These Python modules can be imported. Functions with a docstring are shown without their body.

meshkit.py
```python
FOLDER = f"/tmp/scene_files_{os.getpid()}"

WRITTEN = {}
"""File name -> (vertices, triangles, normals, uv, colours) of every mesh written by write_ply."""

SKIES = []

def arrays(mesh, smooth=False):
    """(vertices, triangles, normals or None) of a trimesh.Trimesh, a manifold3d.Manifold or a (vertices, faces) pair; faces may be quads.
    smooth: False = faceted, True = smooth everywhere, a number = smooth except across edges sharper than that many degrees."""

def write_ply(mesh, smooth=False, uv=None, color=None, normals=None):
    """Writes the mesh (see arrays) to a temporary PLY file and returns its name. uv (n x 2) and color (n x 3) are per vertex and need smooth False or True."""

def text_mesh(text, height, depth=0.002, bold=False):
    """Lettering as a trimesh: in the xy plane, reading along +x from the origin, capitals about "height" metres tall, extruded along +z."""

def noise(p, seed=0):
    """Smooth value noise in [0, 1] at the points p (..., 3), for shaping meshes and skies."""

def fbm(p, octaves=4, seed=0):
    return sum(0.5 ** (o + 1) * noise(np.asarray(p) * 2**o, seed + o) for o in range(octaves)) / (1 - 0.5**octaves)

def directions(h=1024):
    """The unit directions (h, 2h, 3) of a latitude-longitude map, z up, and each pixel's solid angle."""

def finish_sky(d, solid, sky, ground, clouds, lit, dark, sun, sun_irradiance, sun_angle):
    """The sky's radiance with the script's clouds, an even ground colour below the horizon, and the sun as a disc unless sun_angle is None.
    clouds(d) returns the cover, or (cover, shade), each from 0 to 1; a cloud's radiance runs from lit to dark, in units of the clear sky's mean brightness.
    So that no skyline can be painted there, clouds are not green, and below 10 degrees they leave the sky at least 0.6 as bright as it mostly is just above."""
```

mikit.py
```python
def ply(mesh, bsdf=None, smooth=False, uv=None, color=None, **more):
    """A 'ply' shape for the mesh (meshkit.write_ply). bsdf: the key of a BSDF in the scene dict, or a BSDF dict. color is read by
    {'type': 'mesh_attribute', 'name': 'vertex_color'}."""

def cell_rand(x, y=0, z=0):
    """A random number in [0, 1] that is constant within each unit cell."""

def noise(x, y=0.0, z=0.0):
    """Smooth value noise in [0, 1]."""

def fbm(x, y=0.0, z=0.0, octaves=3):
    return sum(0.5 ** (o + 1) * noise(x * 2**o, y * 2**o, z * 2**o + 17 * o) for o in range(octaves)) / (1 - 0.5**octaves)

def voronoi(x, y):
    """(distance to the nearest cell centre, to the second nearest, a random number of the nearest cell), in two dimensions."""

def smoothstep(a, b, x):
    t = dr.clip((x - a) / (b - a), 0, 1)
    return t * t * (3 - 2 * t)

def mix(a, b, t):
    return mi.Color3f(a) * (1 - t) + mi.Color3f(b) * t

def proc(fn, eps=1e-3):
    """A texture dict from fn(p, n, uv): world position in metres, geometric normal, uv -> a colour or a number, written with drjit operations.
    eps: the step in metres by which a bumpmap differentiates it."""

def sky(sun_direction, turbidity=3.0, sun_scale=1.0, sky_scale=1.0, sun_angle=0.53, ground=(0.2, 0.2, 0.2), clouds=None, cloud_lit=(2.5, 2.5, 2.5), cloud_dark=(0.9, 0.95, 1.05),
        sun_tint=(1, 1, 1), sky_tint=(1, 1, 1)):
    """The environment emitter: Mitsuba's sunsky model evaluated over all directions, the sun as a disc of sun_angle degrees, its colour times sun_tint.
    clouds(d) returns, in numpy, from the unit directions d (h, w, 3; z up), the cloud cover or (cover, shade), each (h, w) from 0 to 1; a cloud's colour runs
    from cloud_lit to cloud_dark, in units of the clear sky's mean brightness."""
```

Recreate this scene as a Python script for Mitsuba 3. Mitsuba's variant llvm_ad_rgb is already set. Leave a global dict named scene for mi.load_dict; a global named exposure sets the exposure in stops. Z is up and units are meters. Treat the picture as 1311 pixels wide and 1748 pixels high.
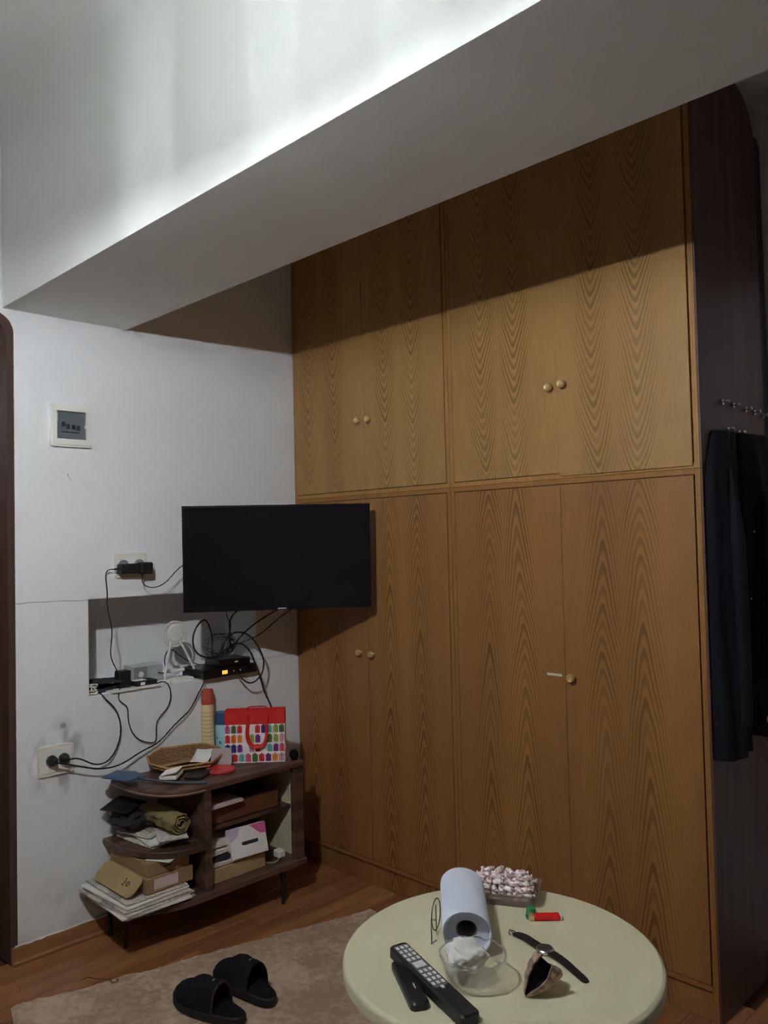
import math, random
import numpy as np, trimesh, drjit as dr, mitsuba as mi
import shapely.geometry as sg
from shapely import affinity
from scipy.interpolate import CubicSpline
import mikit, meshkit
from mikit import proc, noise, fbm, smoothstep, mix

random.seed(7)
rng = np.random.default_rng(7)
scene, labels = {}, {}
T = mi.ScalarTransform4f

# ---------------------------------------------------------------- camera
F_PX = 1397.75
YAW, PITCH, ROLL = 0.7839, 0.0343, -0.0225
EYE = np.array([3.0964, -2.4962, 1.5])
_f = np.array([-math.sin(YAW) * math.cos(PITCH), math.cos(YAW) * math.cos(PITCH), math.sin(PITCH)])
_r = np.array([math.cos(YAW), math.sin(YAW), 0.0])
_u = np.cross(_r, _f)
_up = -math.sin(ROLL) * _r + math.cos(ROLL) * _u
scene['camera'] = {'type': 'perspective', 'fov': math.degrees(2 * math.atan(655.5 / F_PX)), 'fov_axis': 'x', 'near_clip': 0.02,
                   'to_world': T().look_at(origin=EYE.tolist(), target=(EYE + _f).tolist(), up=_up.tolist())}
# ---------------------------------------------------------------- light and exposure
exposure = 3.52
LAMP = np.array([1.85, -2.15, 2.357])        # the bulb under the ceiling lamp, just out of frame to the left
BULB_R, BULB_RADIANCE = 0.015, 900.0
PETAL_GLOW = 4.6


def rgb(*c):
    return {'type': 'rgb', 'value': list(c)}


def S(r, g, b):
    """sRGB 0-255 to linear"""
    return [((c / 255) / 12.92 if c / 255 < 0.04045 else ((c / 255 + 0.055) / 1.055) ** 2.4) for c in (r, g, b)]


# ---------------------------------------------------------------- materials
def mat(name, color, rough=0.6, spec=0.4, metallic=0.0, **kw):
    c = proc(color) if callable(color) else rgb(*color)
    scene[name] = {'type': 'twosided', 'bsdf': {'type': 'principled', 'base_color': c, 'roughness': rough, 'specular': spec, 'metallic': metallic, **kw}}
    return name


def bumped(name, fn, scale, eps=1e-3):
    inner = scene[name]['bsdf']
    scene[name] = {'type': 'twosided', 'bsdf': {'type': 'bumpmap', 'arbitrary': proc(fn, eps), 'scale': scale, 'bsdf': inner}}


def wall_color(p, n, uv):
    base = mix(S(226, 229, 234), S(219, 220, 220), fbm(p.x * 1.3, p.y * 1.3, p.z * 1.3))
    # a crack that runs from the niche corner to the door casing, and one right of the niche
    cz = 1.292 + 0.004 * (noise(p.y * 30, 3.0) - 0.5) + 0.004 * smoothstep(-1.04, -1.32, p.y)
    crack = smoothstep(0.0028, 0.0008, dr.abs(p.z - cz)) * smoothstep(-1.035, -1.045, p.y)
    cz2 = 0.967 + 0.02 * p.y + 0.004 * noise(p.y * 40, 1.0)
    crack = dr.maximum(crack, 0.6 * smoothstep(0.003, 0.001, dr.abs(p.z - cz2)) * smoothstep(-0.245, -0.23, p.y))
    # rubbed dirt round the lower socket and small stains
    d = dr.sqrt(dr.square((p.y + 1.16) / 0.13) + dr.square((p.z - 0.70) / 0.14))
    dirt = smoothstep(1.3, 0.5, d) * smoothstep(0.45, 0.75, fbm(p.y * 22, p.z * 12, 3.0)) * 0.5
    s1 = smoothstep(0.012, 0.005, dr.sqrt(dr.square(p.y + 1.115 + 0.4 * (p.z - 1.77)) * 3 + dr.square(p.z - 1.77) * 0.3)) * smoothstep(0.5, 0.6, noise(p.y * 300, p.z * 300))
    s2 = smoothstep(0.016, 0.006, dr.sqrt(dr.square(p.y + 1.145) + dr.square(p.z - 0.822)))
    on = mi.Float(dr.select(dr.abs(p.x) < 0.02, 1.0, 0.0))
    m = dr.minimum(on * (0.55 * crack + dirt + 0.6 * s1 + 0.45 * s2), 0.8)
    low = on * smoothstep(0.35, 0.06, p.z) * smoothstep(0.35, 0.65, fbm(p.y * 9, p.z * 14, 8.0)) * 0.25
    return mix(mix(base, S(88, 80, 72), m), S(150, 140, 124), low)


mat('wall_paint', wall_color, 0.75, 0.25)
mat('wallpaper', lambda p, n, uv: mix(S(120, 104, 88), S(104, 90, 78), fbm(p.x * 3, p.y * 3, p.z * 3)), 0.8, 0.1)
mat('ceiling_paint', lambda p, n, uv: mix(S(212, 216, 212), S(220, 221, 219), fbm(p.x * 2, p.y * 2, p.z * 2)), 0.6, 0.3)

CATH = [0.13, 0.29, 0.62, 0.80, 1.16, 1.31, 1.64, 1.80]


def oak(p, shift=0.0):
    """flat-sawn veneer: chains of cathedral arches, straight grain between; arches point up below and hang down above"""
    d, c0 = mi.Float(9), mi.Float(0)
    for k, c in enumerate(CATH):
        near = dr.abs(p.x - c)
        c0 = dr.select(near < dr.abs(d), k * 0.37, c0)
        d = dr.select(near < dr.abs(d), p.x - c, d)
    high = p.z > 1.70
    upper = dr.select(high, 1.0, -1.0)
    w = 0.016 * (noise(p.z * 1.9, c0 * 9) - 0.5) * 2 + 0.006 * (noise(p.z * 9, p.x * 25, c0 * 5) - 0.5)
    u = d + w
    r = dr.sqrt(u * u + 0.00016) * (1 + 3.0 * dr.abs(u))
    taper = dr.select(high, 0.38, 0.20)
    t = r - upper * (p.z * taper + 0.05 * noise(p.z * 2.2, c0 * 7, 2.0)) + c0
    ring = t / 0.0155
    fr = ring - dr.floor(ring)
    line = smoothstep(0.25, 0.62, fr) * smoothstep(1.0, 0.86, fr)
    cell = mikit.cell_rand(dr.floor(ring), c0 * 10, 2.0)
    line = line * (0.45 + 0.55 * cell) * (0.35 + 0.65 * smoothstep(0.085, 0.03, dr.abs(u)))
    fibre = noise(p.x * 900, p.z * 14, c0)
    broad = fbm(p.x * 7, p.z * 0.7, 1.0)
    return line, fibre, broad


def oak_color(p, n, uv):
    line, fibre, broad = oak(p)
    low = dr.select(p.z > 1.70, 0.0, 1.0)  # lower doors darker and redder: dimming towards the floor painted into the veneer
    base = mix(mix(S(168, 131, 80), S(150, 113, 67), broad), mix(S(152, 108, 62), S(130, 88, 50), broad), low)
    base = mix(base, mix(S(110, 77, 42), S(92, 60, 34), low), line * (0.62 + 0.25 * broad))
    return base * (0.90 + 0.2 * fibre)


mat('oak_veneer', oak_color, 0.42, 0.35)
mat('oak_edge', lambda p, n, uv: mix(S(166, 124, 70), S(142, 102, 56), noise(p.x * 500, p.z * 8, p.y * 300)) * dr.select(p.z > 1.70, mi.Color3f(1.0), mi.Color3f(0.78, 0.70, 0.66)), 0.5, 0.3)  # edges below the split tinted to follow the shade painted into the doors
mat('dark_maroon_board', lambda p, n, uv: mix(S(94, 66, 62), S(78, 55, 52), fbm(p.y * 30, p.z * 2, p.x * 30)), 0.5, 0.35)
mat('dark_board', S(46, 46, 54), 0.5, 0.35)
mat('door_wood', lambda p, n, uv: mix(S(84, 62, 56), S(66, 47, 44), fbm(p.x * 40, p.z * 2.5, p.y * 40)), 0.35, 0.5)


def walnut(p, n, uv):
    g = fbm(p.x * 22 + 3 * noise(p.y * 3, p.z * 8), p.y * 4, p.z * 26)
    return mix(S(96, 70, 58), S(66, 46, 40), smoothstep(0.3, 0.7, g)) * (0.92 + 0.16 * noise(p.x * 400, p.y * 20, p.z * 400))


mat('walnut', walnut, 0.4, 0.45)
mat('edge_highlight', S(150, 126, 102), 0.3, 0.5)
mat('cream_board', S(196, 190, 160), 0.6)


def plank_fn(a, b):
    def fn(p, n, uv):
        g = fbm(p.x * 45, p.y * 4, 1.0)
        return mix(a, b, g) * (0.9 + 0.2 * noise(p.x * 500, p.y * 18))
    return fn


PLANKS = [mat(f'parquet_{k}', plank_fn(a, b), 0.38, 0.45) for k, (a, b) in enumerate(
    [(S(158, 108, 68), S(130, 84, 52)), (S(146, 98, 62), S(118, 76, 48)), (S(168, 118, 74), S(140, 92, 56))])]
mat('floor_dark', S(70, 44, 28), 0.6)
mat('baseboard_wood', lambda p, n, uv: mix(S(164, 116, 74), S(134, 92, 60), fbm(p.y * 8, p.z * 60, p.x * 20)), 0.45)


def rug_color(p, n, uv):
    a = fbm(p.x * 5, p.y * 5, 2.0)
    b = fbm(p.x * 60, p.y * 60, 5.0)
    return mix(S(196, 172, 152), S(160, 136, 116), smoothstep(0.3, 0.7, 0.55 * a + 0.45 * b))


mat('rug_pile', rug_color, 0.95, 0.05)
mat('black_plastic', S(26, 26, 28), 0.45)
mat('black_gloss', S(14, 14, 17), 0.22, 0.5)
mat('screen', S(17, 18, 23), 0.12, 0.5)
mat('cable_black', S(24, 24, 26), 0.5)
mat('cable_grey', S(82, 86, 88), 0.5)
mat('white_plastic', S(222, 222, 216), 0.4)
mat('offwhite_plastic', S(212, 208, 198), 0.45)
mat('grey_plastic', S(128, 132, 136), 0.4)
mat('silver_plastic', S(168, 172, 176), 0.35)
mat('smoked_window', S(96, 104, 108), 0.18, 0.6)
mat('dark_print', S(44, 46, 50), 0.6)
mat('brass', S(236, 208, 150), 0.3, 0.6, 0.8)
mat('chrome', S(200, 200, 204), 0.2, 0.5, 1.0)
mat('wire_metal', S(110, 112, 118), 0.3, 0.5, 1.0)
mat('table_plastic', lambda p, n, uv: mix(S(214, 209, 178), S(202, 197, 168), fbm(p.x * 9, p.y * 9, p.z * 9)), 0.38, 0.4)
mat('red_paper', S(198, 42, 40), 0.5)
mat('bag_white', S(228, 224, 222), 0.5)
scene['bag_print'] = {'type': 'twosided', 'bsdf': {'type': 'diffuse', 'reflectance': {'type': 'mesh_attribute', 'name': 'vertex_color'}}}
mat('cardboard', lambda p, n, uv: mix(S(158, 130, 96), S(140, 114, 84), fbm(p.x * 14, p.y * 14, p.z * 14)), 0.8, 0.15)
mat('cardboard_pale', lambda p, n, uv: mix(S(180, 156, 112), S(162, 138, 100), fbm(p.x * 14, p.y * 14, p.z * 14)), 0.75, 0.15)


def news(p, n, uv):
    rows = p.y * 160
    row = rows - dr.floor(rows)
    word = mikit.cell_rand(dr.floor(p.x * 190), dr.floor(rows), 4.0)
    block = mikit.cell_rand(dr.floor(p.x * 11), dr.floor(p.y * 9), 7.0)
    ink = dr.select((row > 0.35) & (word > 0.35), 0.45, 0.0) * dr.select(block > 0.35, 1.0, 0.1) + dr.select(block > 0.86, 0.35, 0.0)
    return mix(S(214, 206, 196), S(96, 94, 98), ink)


mat('newsprint', news, 0.85, 0.1)
mat('white_paper', S(224, 222, 216), 0.8, 0.15)
mat('pinkish_paper', S(206, 186, 184), 0.7, 0.2)
mat('khaki_cloth', lambda p, n, uv: mix(S(158, 142, 100), S(126, 112, 78), fbm(p.x * 30, p.y * 30, p.z * 30)), 0.9, 0.1)
mat('dark_cloth', lambda p, n, uv: mix(S(58, 58, 64), S(42, 42, 48), fbm(p.x * 25, p.y * 25, p.z * 25)), 0.9, 0.1)
mat('navy_cloth', lambda p, n, uv: mix(S(27, 29, 36), S(19, 21, 27), fbm(p.y * 20, p.z * 5, p.x * 20)), 0.85, 0.15)
mat('black_cloth', lambda p, n, uv: mix(S(22, 24, 28), S(15, 16, 19), fbm(p.y * 20, p.z * 5, p.x * 20)), 0.85, 0.15)
mat('slipper_knit', lambda p, n, uv: mix(S(26, 27, 33), S(19, 19, 24), noise(p.x * 240, p.y * 240, p.z * 240)), 0.9, 0.1)
mat('slipper_sole', S(24, 24, 24), 0.7)
mat('maroon_trim', S(58, 27, 31), 0.7)
mat('grey_tab', S(176, 176, 172), 0.7)
mat('blue_plastic', S(52, 84, 112), 0.45)
mat('slate_plastic', S(66, 72, 80), 0.5)
mat('red_plastic', S(196, 62, 58), 0.4)
mat('can_cream', lambda p, n, uv: mix(S(222, 200, 160), S(190, 150, 104), dr.select((p.z * 60 - dr.floor(p.z * 60) > 0.55) & (noise(p.z * 40, 1.0) > 0.35), 0.6, 0.0)), 0.4)
mat('cap_brick', S(172, 74, 60), 0.45)
mat('can_sky', lambda p, n, uv: mix(S(166, 204, 216), S(60, 100, 124), smoothstep(0.60, 0.68, fbm(p.x * 60, p.y * 60, p.z * 60))), 0.35)
mat('cap_blue', S(46, 82, 122), 0.4)
mat('wicker_rim', lambda p, n, uv: mix(S(190, 152, 100), S(140, 104, 64), smoothstep(0.35, 0.65, noise(p.x * 300, p.y * 300, p.z * 300))), 0.6)
mat('wicker', lambda p, n, uv: mix(S(134, 98, 62), S(96, 68, 42), smoothstep(0.35, 0.65, noise(p.x * 240, p.y * 240, p.z * 300))), 0.7)
mat('pink_print', S(206, 96, 150), 0.5)
mat('lilac_print', S(196, 176, 204), 0.5)
mat('brown_leather', lambda p, n, uv: mix(S(112, 70, 48), S(84, 52, 38), fbm(p.x * 20, p.y * 20, p.z * 20)), 0.55)
mat('candy_wrap', lambda p, n, uv: mix(S(240, 232, 230), S(186, 132, 142), 0.85 * smoothstep(0.55, 0.68, noise(p.x * 170, p.y * 170, p.z * 170))), 0.35, 0.5)
mat('lighter_red', S(214, 34, 36), 0.3)
mat('green_plastic', S(58, 130, 84), 0.35)
mat('strap_black', S(24, 24, 25), 0.6)
mat('watch_face', S(48, 50, 56), 0.15, 0.6)
mat('shell_outer', lambda p, n, uv: mix(S(176, 148, 128), S(112, 96, 92), smoothstep(0.35, 0.7, fbm(p.x * 90, p.y * 90, p.z * 90))), 0.6)
mat('shell_inner', S(48, 42, 48), 0.35)
mat('panel_grey', S(96, 96, 98), 0.4)
mat('key_white', S(206, 208, 208), 0.5)
mat('tissue', S(214, 214, 210), 0.6, 0.3)
mat('towel_paper', S(206, 212, 228), 0.9, 0.1)
bumped('towel_paper', lambda p, n, uv: noise(p.x * 260, p.y * 260, p.z * 260), 0.003, 6e-4)
mat('core_card', S(120, 112, 112), 0.8)
scene['clear_glass'] = {'type': 'dielectric', 'int_ior': 1.5, 'ext_ior': 1.0}
scene['clear_plastic'] = {'type': 'thindielectric', 'int_ior': 1.45}
scene['white_film'] = {'type': 'principledthin', 'base_color': rgb(*S(236, 236, 232)), 'roughness': 0.5, 'diff_trans': 0.7, 'spec_trans': 0.0}
scene['tray_plastic'] = {'type': 'principledthin', 'base_color': rgb(*S(206, 196, 186)), 'roughness': 0.2, 'diff_trans': 0.9, 'spec_trans': 0.72}
scene['frosted_card'] = {'type': 'principledthin', 'base_color': rgb(*S(216, 204, 204)), 'roughness': 0.5, 'diff_trans': 0.8, 'spec_trans': 0.15}
scene['petal_glass'] = {'type': 'twosided', 'bsdf': {'type': 'diffuse', 'reflectance': rgb(0.5, 0.5, 0.48)}}
scene['led_glow'] = {'type': 'twosided', 'bsdf': {'type': 'diffuse', 'reflectance': rgb(0.4, 0.15, 0.05)}}


# ---------------------------------------------------------------- mesh helpers
def xf(m, rot=(0, 0, 0), loc=(0, 0, 0)):
    m = m.copy()
    m.apply_transform(trimesh.transformations.euler_matrix(*rot))
    m.apply_translation(loc)
    return m


def cat(*ms):
    return trimesh.util.concatenate(list(ms))


def box(x0, x1, y0, y1, z0, z1, b=0.0):
    """box with chamfered edges"""
    x0, x1, y0, y1, z0, z1 = min(x0, x1), max(x0, x1), min(y0, y1), max(y0, y1), min(z0, z1), max(z0, z1)
    b = min(b, 0.45 * min(x1 - x0, y1 - y0, z1 - z0))
    if b <= 0:
        m = trimesh.creation.box(extents=(x1 - x0, y1 - y0, z1 - z0))
        m.apply_translation(((x0 + x1) / 2, (y0 + y1) / 2, (z0 + z1) / 2))
        return m
    pts = []
    for x, sx in ((x0, 1), (x1, -1)):
        for y, sy in ((y0, 1), (y1, -1)):
            for z, sz in ((z0, 1), (z1, -1)):
                pts += [(x, y + sy * b, z + sz * b), (x + sx * b, y, z + sz * b), (x + sx * b, y + sy * b, z)]
    return trimesh.convex.convex_hull(np.array(pts))


def cbox(w, d, h, b=0.0):
    return box(-w / 2, w / 2, -d / 2, d / 2, 0, h, b)


def prism(poly, h, z=0.0):
    m = trimesh.creation.extrude_polygon(poly, h, engine='earcut')
    m.apply_translation((0, 0, z))
    return m


def slab(poly, h, z=0.0, b=0.002):
    """prism with a small chamfer at its upper edge"""
    top = poly.buffer(-b)
    if top.is_empty or top.geom_type != 'Polygon' or len(poly.interiors):
        return prism(poly, h, z)
    o = np.array(poly.exterior.coords)[:-1]
    n = len(o)
    ring = np.array([top.exterior.interpolate(top.exterior.project(sg.Point(q))).coords[0] for q in o])
    v = np.vstack([np.c_[o, np.full(n, z)], np.c_[o, np.full(n, z + h - b)], np.c_[ring, np.full(n, z + h)]])
    f = []
    for k in range(2):
        for i in range(n):
            j = (i + 1) % n
            f += [(k * n + i, k * n + j, k * n + n + j), (k * n + i, k * n + n + j, k * n + n + i)]
    c0, c1 = len(v), len(v) + 1
    cen = np.array(poly.representative_point().coords[0])
    v = np.vstack([v, [*cen, z], [*cen, z + h]])
    for i in range(n):
        j = (i + 1) % n
        f += [(c0, j, i), (c1, 2 * n + i, 2 * n + j)]
    m = trimesh.Trimesh(v, f, process=False)
    if m.volume < 0:
        m.invert()
    return m


def lathe(profile, n=40):
    return trimesh.creation.revolve(np.array(profile, float), sections=n)


def tube(pts, r, n=8, per=8, closed=False, smooth=True, flat=1.0):
    p = np.array(pts, float)
    if smooth and len(p) > 2:
        s = np.r_[0, np.cumsum(np.linalg.norm(np.diff(p, axis=0), axis=1))]
        p = CubicSpline(s, p)(np.linspace(0, s[-1], per * (len(p) - 1) + 1))
    t = np.gradient(p, axis=0)
    t /= np.linalg.norm(t, axis=1, keepdims=True) + 1e-12
    up = np.array([0, 0, 1.0]) if abs(t[0][2]) < 0.9 else np.array([1.0, 0, 0])
    a = np.cross(t[0], up); a /= np.linalg.norm(a)
    A = []
    for k in range(len(p)):
        a = a - t[k] * (a @ t[k]); a /= np.linalg.norm(a) + 1e-12
        A.append(a)
    A = np.array(A); B = np.cross(t, A)
    th = np.arange(n) * 2 * np.pi / n
    rr = np.broadcast_to(np.asarray(r, float), (len(p),))
    v = (p[:, None] + rr[:, None, None] * (np.cos(th)[None, :, None] * A[:, None] + flat * np.sin(th)[None, :, None] * B[:, None])).reshape(-1, 3)
    f = []
    for k in range(len(p) - 1):
        for i in range(n):
            j = (i + 1) % n
            f += [(k * n + i, k * n + j, k * n + n + j), (k * n + i, k * n + n + j, k * n + n + i)]
    c0, c1 = len(v), len(v) + 1
    v = np.vstack([v, p[0], p[-1]])
    e = (len(p) - 1) * n
    for i in range(n):
        j = (i + 1) % n
        f += [(c0, j, i), (c1, e + i, e + j)]
    m = trimesh.Trimesh(v, f, process=False)
    if m.volume < 0:
        m.invert()
    return m


def rod(a, b, r, n=12):
    return tube([a, b], r, n=n, smooth=False)


def rrect(w, h, r, n=5):
    return sg.box(-w / 2 + r, -h / 2 + r, w / 2 - r, h / 2 - r).buffer(r, quad_segs=n)


def sheet(w, d, th=0.0015, nx=10, ny=10, amp=0.004, freq=9.0, seed=0, curl=0.0):
    """a sheet of paper or cloth with a gentle wave; centred, lying in xy"""
    x, y = np.meshgrid(np.linspace(-w / 2, w / 2, nx), np.linspace(-d / 2, d / 2, ny), indexing='ij')
    z = amp * (meshkit.fbm(np.stack([x * freq, y * freq, x * 0 + seed * 3.7], -1), 2, seed) - 0.5) * 2
    z += curl * (np.abs(x) / (w / 2)) ** 3
    z -= z.min()
    v = np.concatenate([np.stack([x, y, z + th], -1).reshape(-1, 3), np.stack([x, y, z], -1).reshape(-1, 3)])
    N = nx * ny
    f = []
    idx = lambda i, j: i * ny + j
    for i in range(nx - 1):
        for j in range(ny - 1):
            a, b, c, d2 = idx(i, j), idx(i + 1, j), idx(i + 1, j + 1), idx(i, j + 1)
            f += [(a, b, c), (a, c, d2), (a + N, c + N, b + N), (a + N, d2 + N, c + N)]
    edge = [idx(i, 0) for i in range(nx)] + [idx(nx - 1, j) for j in range(1, ny)] + [idx(i, ny - 1) for i in range(nx - 2, -1, -1)] + [idx(0, j) for j in range(ny - 2, 0, -1)]
    for a, b in zip(edge, edge[1:] + edge[:1]):
        f += [(a + N, b + N, b), (a + N, b, a)]
    return trimesh.Trimesh(v, f, process=False)


def blob(rx, ry, rz, amp=0.3, freq=3.0, seed=0, sub=3):
    m = trimesh.creation.icosphere(subdivisions=sub)
    v = m.vertices
    k = 1 + amp * (meshkit.fbm(v * freq + seed * 7.1, 3, seed) - 0.5) * 2
    m.vertices = v * k[:, None] * np.array([rx, ry, rz])
    return m


# ---------------------------------------------------------------- scene helpers
def fresh(key):
    if key not in USED:
        USED.add(key)
        return key
    k = 1
    while f'{key}_{k:03d}' in USED:
        k += 1
    USED.add(f'{key}_{k:03d}')
    return f'{key}_{k:03d}'


USED = set()


def thing(name, label, category, group=None):
    key = fresh(name)
    labels[key] = {'label': label, 'category': category}
    if group:
        labels[key]['group'] = group
    return key


def solid(name, mesh, m, label, category, group=None, smooth=False, **kw):
    key = thing(name, label, category, group)
    scene[key] = mikit.ply(mesh, m, smooth, **kw)
    return key


def part(root, name, mesh, m, label=None, smooth=False, **kw):
    key = fresh(f'{root}__{name}')
    scene[key] = mikit.ply(mesh, m, smooth, **kw)
    if label:
        labels[key] = {'label': label}
    return key


def structure(name, mesh, m, label=None, smooth=False):
    key = fresh(name)
    scene[key] = mikit.ply(mesh, m, smooth)
    labels[key] = {'kind': 'structure'}
    if label:
        labels[key]['label'] = label
    return key


# ================================================================ THE SETTING
ROOM_X, ROOM_Y, CEIL = 4.5, -4.4, 3.08
ZB, B1, B2 = 2.387, -1.36, -0.868
NICHE = (-1.042, -0.24, 0.915, 1.294)       # y0, y1, z0, z1
ND = 0.26
DOOR_Y, DOOR_TOP = -1.322, 2.372

fl = structure('floor', box(-0.9, ROOM_X + 0.1, ROOM_Y - 0.1, 0.85, -0.08, -0.012), 'floor_dark', 'brown parquet floor')
PL, PW = 0.42, 0.07
count = 0
for i in range(37):
    x0 = -0.02 + i * (PW + 0.0012)
    off = (i % 3) * PL / 3
    for j in range(8):
        y1 = 0.02 + off - j * (PL + 0.0012)
        y0 = y1 - PL
        if y0 > 0.0 or y1 < -2.3 or x0 + PW > 2.58:
            continue
        part(fl, 'plank', box(x0, x0 + PW, max(y0, -2.35), min(y1, 0.6), -0.014, -0.0006 * random.random(), 0.0012), PLANKS[random.randrange(3)])
        count += 1

# left wall: from the doorway to the back, with the niche, and an arched doorway towards the camera
outer = sg.box(ROOM_Y, -0.05, 0.75, CEIL)
niche = sg.box(NICHE[0], NICHE[2], NICHE[1], NICHE[3])
dr_w = 0.86
arch = rrect(dr_w, 2.6, 0.075, 8)
arch = affinity.translate(arch, DOOR_Y - dr_w / 2, DOOR_TOP - 1.3)
W_TH = 0.24


def yz_prism(poly, x_back, x_front):
    """polygon in (y, z), extruded in x from x_back to x_front"""
    m = trimesh.creation.extrude_polygon(poly, x_front - x_back, engine='earcut')
    v = m.vertices
    m = trimesh.Trimesh(np.stack([v[:, 2] + x_back, v[:, 0], v[:, 1]], 1), m.faces, process=False)
    if m.volume < 0:
        m.invert()
    return m


wl = structure('wall_left', cat(yz_prism(outer.difference(niche).difference(arch), -ND, 0.0), yz_prism(outer.difference(arch), -ND - 0.06, -ND)), 'wall_paint',
               'off-white painted wall with a rectangular niche')
casing = arch.difference(affinity.scale(arch, 1 - 0.05 / dr_w, 1 - 0.05 / 2.6)).intersection(sg.box(ROOM_Y, 0, 0, 3))
d1 = structure('door_1', yz_prism(casing, -0.25, 0.004), 'door_wood', 'dark brown wooden door casing with a rounded top corner')
part(d1, 'leaf', box(-0.24, -0.20, DOOR_Y - dr_w + 0.03, DOOR_Y - 0.03, 0.01, 2.33, 0.003), 'door_wood')
structure('wall_back', box(-0.3, ROOM_X + 0.1, 0.62, 0.72, -0.05, CEIL), 'wall_paint', 'dim painted back wall right of the wardrobe')
structure('wall_right', box(ROOM_X, ROOM_X + 0.1, ROOM_Y - 0.1, 0.72, -0.05, CEIL), 'wallpaper')
structure('wall_front', box(-0.3, ROOM_X + 0.1, ROOM_Y - 0.1, ROOM_Y, -0.05, CEIL), 'wallpaper')
ce = structure('ceiling', box(-0.3, ROOM_X + 0.1, ROOM_Y - 0.1, 0.72, CEIL, CEIL + 0.1), 'ceiling_paint', 'pale ceiling')
# the beam, with a small plaster cove where it meets the ceiling
cove = [(B1, ZB), (B2, ZB), (B2, CEIL + 0.02), (B1 - 0.10, CEIL + 0.02), (B1 - 0.10, CEIL)]
for a in np.linspace(0, math.pi / 2, 7):
    cove.append((B1 - 0.10 + 0.10 * math.sin(a), CEIL - 0.10 + 0.10 * math.cos(a)))
part(ce, 'beam', yz_prism(sg.Polygon(cove), 0.0, ROOM_X), 'ceiling_paint', 'deep plastered beam with a lit side and a grey underside', smooth=25)
bb = structure('baseboard_left', cat(box(0.0, 0.016, -1.345, 0.0, 0.0, 0.062, 0.003), box(0.0, 0.028, -1.345, 0.0, 0.0, 0.014, 0.004)), 'baseboard_wood', 'brown wooden baseboard under the left wall')
ys = np.linspace(-1.335, -0.95, 26)
part(bb, 'paint_edge', tube([(0.014, y, 0.063 + 0.003 * rng.random()) for y in ys], 0.0038, n=6, per=2), 'offwhite_plastic', 'uneven line of white paint')


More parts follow.
